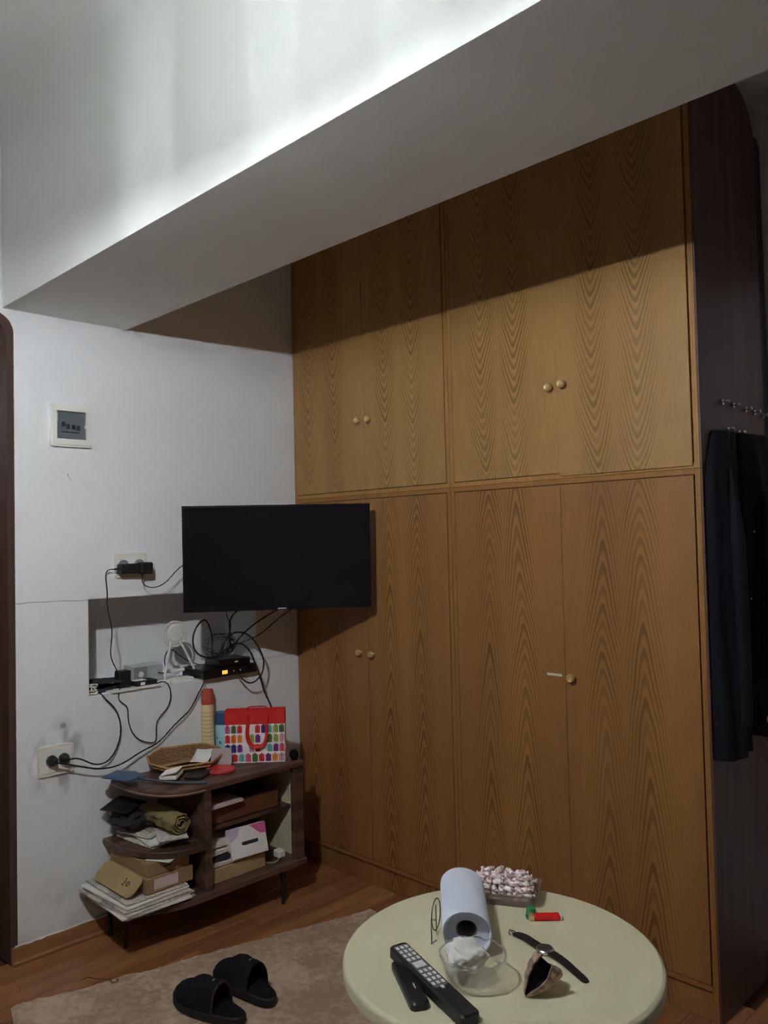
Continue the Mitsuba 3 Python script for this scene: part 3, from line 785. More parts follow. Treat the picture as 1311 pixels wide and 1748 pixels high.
part(t, 'front_stile', box(CX - 0.02, CX, CYD, CYD + 0.03, 0.174, CZ - 0.022, 0.002), 'walnut')
part(t, 'front_stile', box(CX - 0.02, CX, CY1 - 0.055, CY1, 0.174, CZ - 0.022, 0.002), 'walnut')
part(t, 'inner_shelf', box(0.011, CX - 0.06, CYD + 0.02, CY1 - 0.0225, 0.372, 0.384, 0.001), 'walnut')
part(t, 'hinge', box(CX - 0.035, CX - 0.02, CY1 - 0.032, CY1 - 0.0225, 0.395, 0.410, 0.001), 'black_plastic')
for (x, y) in ((0.05, -0.99), (0.19, -1.0), (0.05, -0.34), (0.335, -0.37)):
    part(t, 'leg', xf(lathe([(0, 0), (0.007, 0), (0.013, 0.15), (0, 0.15)], 16), (0, 0, 0), (x, y, 0)), 'black_plastic', smooth=40)

# --- on the top of the cabinet
t = thing('fly_swatter', 'blue flat swatter with a long dark handle lying over the left end of the cabinet', 'swatter')
hd = sg.Polygon([(0.095, -1.040), (0.016, -0.940), (0.067, -0.893), (0.148, -0.897), (0.192, -0.985)]).buffer(0.005)
part(t, 'blade', xf(prism(hd, 0.004), (-0.10, 0, 0), (0, -0.001, CZ - 0.064)), 'blue_plastic', 'blue blade')
part(t, 'handle', tube([(0.155, -0.925, CZ + 0.030), (0.19, -0.90, CZ + 0.024), (0.25, -0.84, CZ + 0.012), (0.345, -0.735, CZ + 0.0065)], 0.006, n=10, per=6), 'slate_plastic', 'dark grey handle', smooth=True)


def wicker_tray():
    t = thing('wicker_basket', 'shallow oblong wicker basket with papers in it on the cabinet', 'basket')
    cx, cy, z = 0.102, -0.682, CZ
    ang = math.radians(70)
    def oct_(a, b, zz):
        pts = [(a, b * 0.35), (a * 0.6, b), (-a * 0.6, b), (-a, b * 0.35), (-a, -b * 0.35), (-a * 0.6, -b), (a * 0.6, -b), (a, -b * 0.35)]
        return [(cx + p * math.cos(ang) - q * math.sin(ang), cy + p * math.sin(ang) + q * math.cos(ang), zz + 0.30 * (q + 0.045)) for p, q in pts]
    b0, b1 = oct_(0.10, 0.045, z), oct_(0.148, 0.075, z + 0.042)
    i0, i1 = oct_(0.096, 0.041, z + 0.004), oct_(0.142, 0.069, z + 0.042)
    v, f = np.array(b0 + b1 + i0 + i1), []
    for k in range(8):
        j = (k + 1) % 8
        f += [(k, j, 8 + j), (k, 8 + j, 8 + k), (16 + k, 24 + j, 16 + j), (16 + k, 24 + k, 24 + j), (8 + k, 8 + j, 24 + j), (8 + k, 24 + j, 24 + k)]
    for k in range(1, 7):
        f += [(0, k + 1, k), (16, 16 + k, 16 + k + 1)]
    m = trimesh.Trimesh(v, f, process=False); m.fix_normals()
    part(t, 'bowl', m, 'wicker')
    for s, zz in ((1.0, 0.043), (0.9, 0.026)):
        rim = oct_(0.148 * s, 0.075 * s, z + zz)
        part(t, 'rim' if s == 1 else 'woven_band', tube(rim + [rim[0]], 0.0045, n=7, smooth=False), 'wicker_rim', smooth=50)
    return t


wicker_tray()
for k, (x, y, rz, tilt, lab) in enumerate([(0.130, -0.620, 0.7, 0.3, 'creased white paper sticking out of the wicker basket'), (0.085, -0.72, -0.25, 0.05, 'brown paper strip lying in the wicker basket')]):
    solid('paper_scrap', xf(sheet(0.07 if k == 0 else 0.035, 0.10 if k == 0 else 0.14, 0.001, 8, 8, 0.006, 20, k), (tilt, 0, rz), (x, y, CZ + (0.042 if k == 0 else 0.026))), ('white_paper', 'cardboard')[k], lab, 'paper', smooth=50)
t = thing('card_packet', 'small white folded packet lying on the cabinet before the basket', 'packet')
pk = xf(cat(cbox(0.068, 0.095, 0.012, 0.001), xf(cbox(0.067, 0.094, 0.0015), (0, -0.2, 0), (0.0, 0, 0.0195))), (0, 0, 0.75), (0.192, -0.800, CZ + 0.0138))
part(t, 'body', pk, 'white_paper')
t = thing('basket_shadow_slab', 'flat black slab for the basket shadow, between the basket and the red lid', 'case')  # dark slab put in as the shade the basket casts
part(t, 'body', xf(cbox(0.075, 0.11, 0.012, 0.003), (0, 0, 0.6), (0.228, -0.70, CZ)), 'black_plastic')
solid('red_lid', xf(lathe([(0, 0), (0.056, 0), (0.060, 0.004), (0.060, 0.009), (0.056, 0.012), (0.03, 0.010), (0, 0.010)], 40), loc=(0.235, -0.600, CZ)), 'red_plastic', 'round red lid lying on the cabinet before the gift bag', 'lid', smooth=35)
cd = xf(prism(rrect(0.085, 0.075, 0.015), 0.0012), (math.radians(74), 0, math.radians(48)), (0.180, -0.560, CZ + 0.037))
solid('clear_card', cd, 'frosted_card', 'milky translucent card standing up behind the red lid', 'card')


def spray(name, x, y, r, h, hc, body, cap, lab):
    t = thing(name, lab, 'spray can')
    part(t, 'can', xf(lathe([(0, 0), (r * 0.92, 0), (r, 0.004), (r, h - 0.012), (r * 0.8, h), (0, h)], 32), loc=(x, y, CZ)), body, smooth=40)
    part(t, 'cap', xf(lathe([(0, 0), (r * 0.98, 0), (r * 0.98, hc - 0.006), (r * 0.85, hc), (0, hc)], 32), loc=(x, y, CZ + h - 0.010)), cap, smooth=40)


spray('spray_can', 0.036, -0.530, 0.027, 0.245, 0.062, 'can_cream', 'cap_brick', 'tall cream spray can with a brick-red cap against the wall')
spray('spray_can', 0.064, -0.478, 0.027, 0.155, 0.052, 'can_sky', 'cap_blue', 'pale blue spray can with a dark blue cap beside the gift bag')


def gift_bag():
    t = thing('gift_bag', 'red and white paper gift bag printed with rows of coloured presents', 'bag')
    A, Bq = np.array([0.153, -0.524]), np.array([0.330, -0.331])
    d = (Bq - A) / np.linalg.norm(Bq - A); n = np.array([d[1], -d[0]]); W, H, D = 0.252, 0.215, 0.072
    def L(x, y, z):      # x along the face, y out of the face
        q = A + d * x + n * y
        return (q[0], q[1], CZ + z)
    def quad_box(x0, x1, y0, y1, z0, z1, lean0=0, lean1=0):
        v = [L(x, y, z) for z in (z0, z1) for x, y in ((x0, y0), (x1, y0), (x1, y1), (x0, y1))]
        return trimesh.convex.convex_hull(np.array(v))
    zt = H * 0.74
    th = 0.002
    def shell(z0, z1):
        return cat(quad_box(0, W, -th, 0, z0, z1), quad_box(0, W, -D, -D + th, z0, z1), quad_box(0, th, -D, 0, z0, z1), quad_box(W - th, W, -D, 0, z0, z1))
    part(t, 'body', cat(shell(0, zt), quad_box(0, W, -D, 0, 0, 0.002)), 'bag_white', 'white lower part')
    part(t, 'top_band', shell(zt, H), 'red_paper', 'plain red top band')
    cols = [S(*c) for c in ((206, 60, 60), (224, 110, 50), (120, 60, 130), (70, 60, 120), (150, 170, 80), (80, 110, 70), (210, 90, 110), (110, 170, 170), (180, 90, 140), (200, 150, 160), (230, 140, 70))]
    rows_ = [[8, 5, 0, None, None, 0, 3, 7, 4, 5], [0, 1, 10, None, 4, 2, None, 5, 4, 9], [3, 3, 2, None, 9, 0, None, 7, 2, 6], [4, 0, 7, 6, 5, 0, 2, 10, 9]]
    V, Fc, C = [], [], []
    for r, row in enumerate(rows_):
        nn = len(row)
        for k, c in enumerate(row):
            if c is None:
                continue
            x = (k + 0.5) / nn * W; z = zt - (r + 0.52) * zt / 4
            w, h = W / nn * 0.42, zt / 4 * (0.38 + 0.06 * random.random())
            o = rrect(2 * w, 2 * h * 0.92, w * 0.3, 2)
            q = np.array(o.exterior.coords)[:-1]
            bow = [(-w * 0.5, h * 0.92), (0, h * 0.8), (w * 0.5, h * 0.92), (w * 0.25, h * 1.2), (-w * 0.25, h * 1.2)]
            for poly, dk in ((q, 1.0), (np.array(bow), 0.6), (np.array([(-w * 0.1, -h * 0.9), (w * 0.1, -h * 0.9), (w * 0.1, h * 0.9), (-w * 0.1, h * 0.9)]), 0.55)):
                b = len(V)
                yy = 0.0006 if dk == 1.0 else 0.0009
                V += [L(x + a, yy, z + e) for a, e in poly]
                C += [np.array(cols[c]) * dk] * len(poly)
                Fc += [(b, b + i, b + i + 1) for i in range(1, len(poly) - 1)]
    part(t, 'gift_print', trimesh.Trimesh(np.array(V), Fc, process=False), 'bag_print', 'printed rows of small presents', color=np.array(C))
    for x in (0.115, 0.185):
        pass
    hp = [L(0.100, 0.0035, H * 0.93), L(0.098, 0.006, H * 0.70), L(0.102, 0.008, H * 0.42), L(0.118, 0.009, H * 0.33), L(0.140, 0.009, H * 0.315), L(0.160, 0.009, H * 0.34), L(0.172, 0.008, H * 0.44), L(0.176, 0.006, H * 0.70), L(0.180, 0.0035, H * 0.93)]
    part(t, 'handle', tube(hp, 0.0105, n=8, per=5, flat=0.25), 'red_paper', 'red ribbon handle hanging down the front', smooth=True)
    hp2 = [L(a, -D + 0.006, z) for a, z in ((0.09, H * 0.9), (0.092, H * 1.01), (0.13, H * 1.03), (0.17, H * 1.01), (0.175, H * 0.9))]
    part(t, 'handle', tube(hp2, 0.004, n=8, per=4, flat=0.5), 'red_paper', smooth=True)


gift_bag()
solid('black_bundle', xf(blob(0.020, 0.018, 0.022, 0.4, 2.5, 3), loc=(0.330, -0.296, CZ + 0.021)), 'black_cloth', 'small black bundle behind the right side of the gift bag', 'bundle', smooth=40)

# --- round shelves of the cabinet: papers, cloth, boxes
ZM = 0.360
for k, (x, y, w, d, rz, m, lab) in enumerate([
    (0.145, -0.868, 0.23, 0.15, 0.12, 'newsprint', 'lowest printed magazine on the middle round shelf'),
    (0.18, -0.862, 0.20, 0.13, -0.12, 'white_paper', 'white sheets over the lowest magazine on the middle round shelf'),
    (0.115, -0.872, 0.17, 0.14, 0.3, 'newsprint', 'magazine with a turned corner below the dark cloth'),
    (0.26, -0.845, 0.15, 0.11, -0.4, 'newsprint', 'folded printed sheet under the khaki roll, sticking out')]):
    solid('magazine', xf(sheet(w, d, 0.005, 10, 10, 0.005, 7, k + 3), (0, 0, rz), (x, y, ZM + 0.001 + 0.0115 * k)), m, lab, 'magazine', smooth=40)


def cloth_roll(a, b, r, seed, turns=3.0):
    a, b = np.array(a, float), np.array(b, float)
    ax = b - a; ln = np.linalg.norm(ax); ax /= ln
    s = np.cross(ax, [0, 0, 1]); s /= np.linalg.norm(s); u = np.cross(s, ax)
    th = np.linspace(0, turns * 2 * np.pi, int(turns * 26))
    nl = 22
    rows = []
    for q in np.linspace(0, 1, nl):
        row = []
        for k, h in enumerate(th):
            rr = r * (0.28 + 0.72 * k / len(th))
            wv = 1 + 0.20 * (float(meshkit.noise(np.array([q * 7, math.cos(h) * 2.2 + seed, math.sin(h) * 2.2]), seed)) - 0.5) * 2
            pull = 0.012 * (float(meshkit.noise(np.array([h * 1.1, seed, q * 2]), 5)) - 0.5) * (1 if q > 0.5 else -1)
            c = a + ax * (ln * q + pull)
            row.append(c + rr * wv * (math.cos(h) * s + 0.85 * math.sin(h) * u))
        rows.append(row)
    rows = np.array(rows)
    nl, nt = rows.shape[:2]
    cen = a[None, None] * (1 - np.linspace(0, 1, nl))[:, None, None] + b[None, None] * np.linspace(0, 1, nl)[:, None, None]
    inn = rows - 0.003 * (rows - cen) / (np.linalg.norm(rows - cen, axis=2, keepdims=True) + 1e-9)
    v = np.vstack([rows.reshape(-1, 3), inn.reshape(-1, 3)])
    N = nl * nt; f = []
    for i in range(nl - 1):
        for j in range(nt - 1):
            p, q, w, e = i * nt + j, i * nt + j + 1, (i + 1) * nt + j + 1, (i + 1) * nt + j
            f += [(p, q, w), (p, w, e), (N + p, N + w, N + q), (N + p, N + e, N + w)]
    for j in range(nt - 1):
        for i in (0, nl - 1):
            p, q = i * nt + j, i * nt + j + 1
            f += [(p, q, N + q), (p, N + q, N + p)]
    for i in range(nl - 1):
        for j in (0, nt - 1):
            p, q = i * nt + j, (i + 1) * nt + j
            f += [(p, q, N + q), (p, N + q, N + p)]
    return trimesh.Trimesh(v, f, process=False)


solid('khaki_roll', cloth_roll((0.13, -0.845, 0.458), (0.325, -0.835, 0.446), 0.046, 2), 'khaki_cloth', 'rolled-up khaki garment on the middle round shelf of the cabinet', 'clothes', smooth=True)
solid('dark_cloth_heap', cat(xf(blob(0.075, 0.055, 0.038, 0.55, 2.2, 5), loc=(0.095, -0.935, 0.445))), 'dark_cloth', 'crumpled dark grey cloth beside the khaki roll', 'clothes', smooth=50)
solid('black_folder', xf(sheet(0.13, 0.12, 0.003, 8, 8, 0.01, 8, 9), (0.15, 0.05, 0.4), (0.082, -0.945, 0.487)), 'black_plastic', 'thin black folder on top of the dark cloth', 'folder', smooth=40)

ZL = 0.174
PS = [(0.17, -0.945, 0.35, 0.285, 0.02, 'newsprint'), (0.185, -0.950, 0.35, 0.275, -0.05, 'white_paper'), (0.18, -0.955, 0.345, 0.28, 0.06, 'newsprint'), (0.175, -0.945, 0.34, 0.27, -0.02, 'newsprint'), (0.17, -0.955, 0.33, 0.26, 0.05, 'white_paper'), (0.165, -0.94, 0.32, 0.25, 0.0, 'newsprint')]
PLAB = ['lowest newspaper of the stack on the bottom round shelf', 'white sheets second from the bottom of the paper stack', 'newspaper third from the bottom of the paper stack', 'newspaper third from the top of the paper stack', 'white sheets second from the top of the paper stack', 'topmost newspaper of the stack under the cardboard boxes']
z = ZL + 0.0005
for k, (x, y, w, d, rz, m) in enumerate(PS):
    s = sheet(w, d, 0.0048, 9, 9, 0.0016, 6, k + 20)
    s = xf(s, (0, 0, rz), (x + 0.012, y - 0.005 * (k % 2), z))
    solid('newspaper', s, m, PLAB[k], 'newspaper', 'papers stacked on the bottom round shelf', smooth=40)
    z += 0.0085
ZP = z
t = thing('cardboard_box', 'lower brown cardboard box with an open pale flap, on the paper stack', 'box')
part(t, 'carton', box(0.03, 0.325, -0.985, -0.79, ZP, ZP + 0.055, 0.002), 'cardboard')
fl_ = prism(rrect(0.285, 0.085, 0.028), 0.003)
fl_ = xf(fl_, (math.radians(40), 0, 0), (0.178, -1.02, ZP + 0.031))
part(t, 'flap', fl_, 'cardboard_pale', 'pale rounded flap hanging open to the left')
mk = [xf(tube([(0, 0.014, 0), (0.006, 0.006, 0), (0.006, -0.006, 0), (0, -0.012, 0), (0.010, -0.012, 0)], 0.0016, n=6, per=3), (math.radians(40), 0, 0), (0.225, -1.02, ZP + 0.0355)),
      xf(tube([(0, 0.009, 0), (0.008, 0, 0), (0, -0.009, 0), (-0.008, 0, 0), (0, 0.009, 0)], 0.0016, n=6, per=2), (math.radians(40), 0, 0), (0.255, -1.022, ZP + 0.0342))]
part(t, 'printed_marks', cat(*mk), 'dark_print', 'two small printed handling marks')
part(t, 'label', box(0.325, 0.3262, -0.955, -0.855, ZP + 0.010, ZP + 0.048), 'pinkish_paper', 'pale shipping label')
t = thing('cardboard_box', 'upper brown cardboard box under the middle round shelf', 'box')
part(t, 'carton', box(0.025, 0.315, -0.975, -0.80, ZP + 0.056, ZP + 0.106, 0.002), 'cardboard')
part(t, 'printed_mark', box(0.315, 0.3156, -0.905, -0.875, ZP + 0.078, ZP + 0.083, 0.0003), 'dark_print')
solid('paper_scrap', xf(sheet(0.10, 0.12, 0.001, 8, 8, 0.002, 12, 6), (0, 0, 0.5), (0.29, -0.885, ZP + 0.107)), 'white_paper', 'white sheet lying on the upper cardboard box', 'paper', smooth=40)

# --- inside the right compartment
ZI = 0.384
solid('brown_case', box(0.10, 0.285, -0.725, -0.345, ZI, ZI + 0.075, 0.006), 'brown_leather', 'long reddish-brown case on the inner shelf of the cabinet', 'case')
solid('pale_leaflet', xf(sheet(0.13, 0.19, 0.010, 8, 10, 0.006, 6, 12), (0, 0.0, 0.05), (0.255, -0.645, ZI + 0.077)), 'pinkish_paper', 'pale pinkish leaflet lying on the brown case under the cabinet top', 'leaflet', smooth=40)
solid('dark_bundle', xf(blob(0.09, 0.14, 0.032, 0.4, 2.5, 8), loc=(0.155, -0.52, ZI + 0.115)), 'dark_cloth', 'dark cloth stuffed in at the top of the cabinet compartment', 'clothes', smooth=50)
for k, (x, y, w, d, rz, m, lab) in enumerate([
    (0.20, -0.62, 0.24, 0.20, 0.05, 'newsprint', 'lowest of the grey folded papers in the cabinet compartment'),
    (0.205, -0.625, 0.23, 0.19, -0.1, 'dark_cloth', 'dark folder between the grey papers in the cabinet compartment'),
    (0.20, -0.625, 0.22, 0.19, 0.08, 'newsprint', 'third of the grey papers in the cabinet compartment'),
    (0.195, -0.625, 0.22, 0.18, -0.05, 'newsprint', 'topmost grey paper in the cabinet compartment')]):
    solid('paper_pile', xf(sheet(w, d, 0.014, 8, 8, 0.004, 8, k + 40), (0, 0, rz), (x, y, 0.232 + 0.0235 * k)), m, lab, 'papers', smooth=40)
solid('tan_board', box(0.08, 0.325, -0.732, -0.45, ZL, 0.231, 0.003), 'cardboard_pale', 'tan cardboard carton lying lowest in the cabinet compartment', 'box')
t = thing('pink_box', 'white and pink printed box leaning out of the cabinet compartment', 'box')


def tilt(m):
    return xf(m, (0, math.radians(-16), math.radians(-6)), (0.330, -0.535, 0.243))


part(t, 'carton', tilt(cbox(0.035, 0.165, 0.115, 0.002)), 'bag_white')
part(t, 'window', tilt(xf(prism(rrect(0.075, 0.014, 0.0065), 0.0006), (math.pi / 2, 0, math.pi / 2), (0.0175, 0.005, 0.052))), 'dark_print', 'dark oblong slot')
part(t, 'pink_print', tilt(cat(xf(prism(sg.Polygon([(0.01, 0), (0.0825, 0), (0.0825, -0.042), (0.055, -0.040), (0.035, -0.022)]), 0.0005), (math.pi / 2, 0, math.pi / 2), (0.0175, 0, 0.115)))), 'pink_print', 'pink printed corner')
part(t, 'lilac_print', tilt(xf(prism(sg.Polygon([(-0.0825, 0), (-0.035, 0), (-0.045, -0.03), (-0.0825, -0.05)]), 0.0005), (math.pi / 2, 0, math.pi / 2), (0.0175, 0, 0.115))), 'lilac_print')
t = thing('white_plug', 'white plug on a short grey lead at the right front of the compartment', 'plug')
part(t, 'body', box(0.29, 0.33, -0.385, -0.35, ZL + 0.012, ZL + 0.042, 0.004), 'white_plastic')
part(t, 'lead', tube([(0.31, -0.37, ZL + 0.014), (0.33, -0.40, ZL + 0.005), (0.30, -0.43, ZL + 0.004)], 0.004, per=5), 'grey_plastic', smooth=True)

# ================================================================ RUG, THREAD, SLIPPERS
RC, RA = np.array([0.293, -1.455]), math.atan2(1.217, 0.342)
RL, RW = 1.34, 1.55


def rug():
    nx, ny = 150, 130
    e1 = np.array([math.cos(RA), math.sin(RA)]); e2 = np.array([math.sin(RA), -math.cos(RA)])
    u, w = np.meshgrid(np.linspace(0, RL, nx), np.linspace(0, RW, ny), indexing='ij')
    edge = 0.012 * (meshkit.fbm(np.stack([u * 14, w * 14, u * 0], -1), 3, 4) - 0.5) * 2
    fade = np.exp(-w / 0.05) + np.exp(-(RL - u) / 0.05) + np.exp(-u / 0.05)
    x = RC[0] + e1[0] * u + e2[0] * (w + edge * np.exp(-w / 0.05))
    y = RC[1] + e1[1] * u + e2[1] * (w + edge * np.exp(-w / 0.05))
    z = 0.014 + 0.007 * (meshkit.fbm(np.stack([x * 90, y * 90, x * 0], -1), 2, 1) - 0.5) + 0.008 * (meshkit.fbm(np.stack([x * 9, y * 9, x * 0], -1), 2, 2) - 0.5)
    # a low fold that runs along the left edge
    z += 0.007 * np.exp(-((w - 0.10 - 0.05 * u) / 0.018) ** 2)
    z *= np.clip(np.minimum.reduce([w, u, RL - u, RW - w]) / 0.012, 0, 1) ** 0.5
    z = np.maximum(z, 0.0) + 0.001
    v = np.vstack([np.stack([x, y, z], -1).reshape(-1, 3), np.stack([x, y, z * 0 + 0.0004], -1).reshape(-1, 3)])
    N = nx * ny; f = []
    I = np.arange(N).reshape(nx, ny)
    a, b, c, d = I[:-1, :-1].ravel(), I[1:, :-1].ravel(), I[1:, 1:].ravel(), I[:-1, 1:].ravel()
    f = np.vstack([np.c_[a, c, b], np.c_[a, d, c], np.c_[N + a, N + b, N + c], np.c_[N + a, N + c, N + d]])
    m = trimesh.Trimesh(v, f, process=False)
    if m.face_normals[0][2] < 0:
        m.invert()
    return m


solid('rug', rug(), 'rug_pile', 'worn beige short-pile rug with an uneven edge on the parquet', 'rug', smooth=True)
solid('loose_thread', tube([(0.30, -1.22, 0.004), (0.335, -1.205, 0.022), (0.37, -1.19, 0.024), (0.40, -1.165, 0.024), (0.425, -1.17, 0.024), (0.43, -1.155, 0.024), (0.415, -1.15, 0.024)], 0.0018, n=6, per=5), 'brown_leather', 'loose brown thread at the edge of the rug', 'thread', smooth=True)


def slipper(cx, cy, rz, mirror, label, z0=0.022):
    """toe towards -x; a sole, a domed upper over the front half, its trim and a tab"""
    t = thing('slipper', label, 'slipper', 'pair of black slippers')
    L = 0.30
    def half(s):       # half width along the sole, s from toe 0 to heel 1
        return 0.0570 * (math.sin(math.pi * min(max(s, 0.0), 1.0)) ** 0.42) * (1.04 - 0.22 * s + 0.10 * math.sin(2 * math.pi * (s + 0.05)))
    ss = np.linspace(0, 1, 40)
    out = [(-L / 2 + L * s, half(s) + 0.006 * mirror * math.sin(math.pi * s)) for s in ss] + [(-L / 2 + L * s, -half(s) + 0.006 * mirror * math.sin(math.pi * s)) for s in ss[::-1]]
    po = sg.Polygon(out).buffer(0.004).buffer(0)
    M = lambda m: xf(m, (0, 0, rz), (cx, cy, z0))
    part(t, 'sole', M(slab(po, 0.024, 0.0, 0.004)), 'slipper_sole', smooth=35)
    part(t, 'insole', M(slab(po.buffer(-0.006), 0.004, 0.0235, 0.001)), 'slipper_knit')
    rows, N = [], 17
    S_ = np.linspace(0.02, 0.70, 22)
    for s in S_:
        hgt = 0.082 * min(1, (s / 0.45)) ** 0.55 * (1 + 0.06 * math.sin(s * 22)) + 0.006
        hw = half(s) * 1.06
        off = 0.006 * mirror * math.sin(math.pi * s)
        rows.append([(-L / 2 + L * s, off + hw * math.cos(a), 0.012 + hgt * math.sin(a) ** 0.75) for a in np.linspace(0, math.pi, N)])
    rows = np.array(rows)
    inn = rows.copy(); inn[..., 1] *= 0.93; inn[..., 2] = 0.012 + (inn[..., 2] - 0.012) * 0.90
    v = np.vstack([rows.reshape(-1, 3), inn.reshape(-1, 3)])
    n0 = len(rows); K = n0 * N; f = []
    for i in range(n0 - 1):
        for j in range(N - 1):
            a, b, c, d = i * N + j, i * N + j + 1, (i + 1) * N + j + 1, (i + 1) * N + j
            f += [(a, b, c), (a, c, d), (K + a, K + c, K + b), (K + a, K + d, K + c)]
    for j in range(N - 1):
        for i in (0, n0 - 1):
            a, b = i * N + j, i * N + j + 1
            f += [(a, b, K + b), (a, K + b, K + a)]
    m = trimesh.Trimesh(v, f, process=False)
    part(t, 'upper', M(m), 'slipper_knit', smooth=40)
    part(t, 'trim', M(tube(rows[-1] * [1, 1, 1] + [0.001, 0, 0], 0.0035, n=7, per=2)), 'maroon_trim' if mirror < 0 else 'slipper_knit', 'dark edging of the opening', smooth=True)
    tab = xf(cbox(0.018, 0.012, 0.0015, 0.0004), (0, 0.12, 0.3), (-L / 2 + L * 0.62, 0.006 * mirror, 0.1005))
    part(t, 'tab', M(tab), 'grey_tab', 'small pale tab')


slipper(0.80, -1.030, 0.16, -1, 'black slipper nearer the camera, its toe pointing left, on the rug')
slipper(0.785, -0.885, 0.02, 1, 'black slipper farther from the camera, beside the other one on the rug')

# ================================================================ ROUND TABLE AND WHAT LIES ON IT
TX, TY, TR, TZ = 1.918, -0.968, 0.362, 0.55
t = thing('round_table', 'low round cream plastic table in the foreground', 'table')
prof = [(0, -0.012), (TR - 0.012, -0.012), (TR - 0.012, -0.034), (TR - 0.004, -0.036), (TR, -0.030), (TR, -0.010), (TR - 0.003, -0.004), (TR - 0.009, 0.0), (0, 0.0)]
part(t, 'top', xf(lathe(prof, 96), loc=(TX, TY, TZ)), 'table_plastic', smooth=30)
for a in (0.3, 1.87, 3.44, 5.01):
    p0 = np.array([TX + 0.20 * math.cos(a), TY + 0.20 * math.sin(a), TZ - 0.012]); p1 = np.array([TX + 0.29 * math.cos(a), TY + 0.29 * math.sin(a), 0.024])
    part(t, 'leg', tube([p0, p1], 0.024, n=14, smooth=False), 'table_plastic', smooth=40)


def paper_roll():
    t = thing('paper_towel_roll', 'bluish-white paper towel roll lying on its side on the table', 'paper roll')
    a, b = np.array([1.714, -0.856]), np.array([1.884, -1.044])
    ln = np.linalg.norm(b - a); ax = (b - a) / ln; R = 0.053
    th = np.linspace(0, 2 * math.pi, 49)
    def ringm(r0, r1, qa=0.0, qb=1.0):
        n, m = 48, 24
        v, f = [], []
        for q in np.linspace(qa, qb, m):
            for r in (r0, r1):
                for k in range(n):
                    h = th[k]
                    rr = r * (1 + (0.05 * math.cos(2 * h + 0.8) + 0.02 * math.sin(3 * h)) * (1 if r == r1 else 0.6))
                    v.append((a[0] + ax[0] * ln * q - ax[1] * rr * math.cos(h), a[1] + ax[1] * ln * q + ax[0] * rr * math.cos(h), R * 1.04 + rr * math.sin(h)))
        for i in range(m - 1):
            for k in range(n):
                j = (k + 1) % n
                o = i * 2 * n; p = o + 2 * n
                f += [(o + k, o + j, p + j), (o + k, p + j, p + k), (o + n + k, p + n + j, o + n + j), (o + n + k, p + n + k, p + n + j)]
        for k in range(n):
            j = (k + 1) % n
            e = (m - 1) * 2 * n
            f += [(k, n + j, j), (k, n + k, n + j), (e + k, e + j, e + n + j), (e + k, e + n + j, e + n + k)]
        mm = trimesh.Trimesh(np.array(v), f, process=False); mm.fix_normals()
        mm.apply_translation((0, 0, TZ - mm.bounds[0][2] + 0.0003 if r1 > 0.04 else TZ))
        return mm
    part(t, 'paper', ringm(0.024, R - 0.0012, 0.01, 0.90), 'towel_paper', smooth=50)
    part(t, 'loose_sheet', ringm(R - 0.0008, R + 0.0006), 'towel_paper', smooth=50)
    part(t, 'core', ringm(0.0215, 0.0238, 0.0, 0.90), 'core_card', smooth=50)
    # wire holder beside it
    n2 = np.array([ax[1], -ax[0]])
    if n2 @ (np.array([1.74, -1.0]) - a) < 0:
        n2 = -n2
    h = thing('wire_holder', 'thin wire holder with an oval loop at the left side of the paper roll', 'holder')
    c = a + ax * ln * 0.52 + n2 * (R + 0.016)
    ob = ax * 0.93 + n2 * 0.36
    lp = [(c[0] + ob[0] * 0.030 * math.cos(q), c[1] + ob[1] * 0.030 * math.cos(q), TZ + 0.045 + 0.036 * math.sin(q)) for q in np.linspace(0, 2 * math.pi, 25)]
    part(h, 'loop', tube(lp, 0.0014, n=7, per=2), 'wire_metal', smooth=True)
    lp = [(c[0] + ax[0] * (0.012 + 0.022 * math.cos(q)), c[1] + ax[1] * (0.012 + 0.022 * math.cos(q)), TZ + 0.040 + 0.030 * math.sin(q)) for q in np.linspace(0, 2 * math.pi, 25)]
    part(h, 'loop', tube(lp, 0.0014, n=7, per=2), 'wire_metal', smooth=True)
    q0, q1, q2 = c + n2 * 0.012 - ax * 0.01, c + n2 * 0.012 + ax * 0.055, c + ax * 0.06
    part(h, 'foot', tube([(*(c - ax * 0.005), TZ + 0.028), (*(q0), TZ + 0.028), (*q0, TZ + 0.0016), (*q1, TZ + 0.0016), (*q2, TZ + 0.012)], 0.0014, n=7, smooth=False), 'wire_metal', smooth=50)


paper_roll()


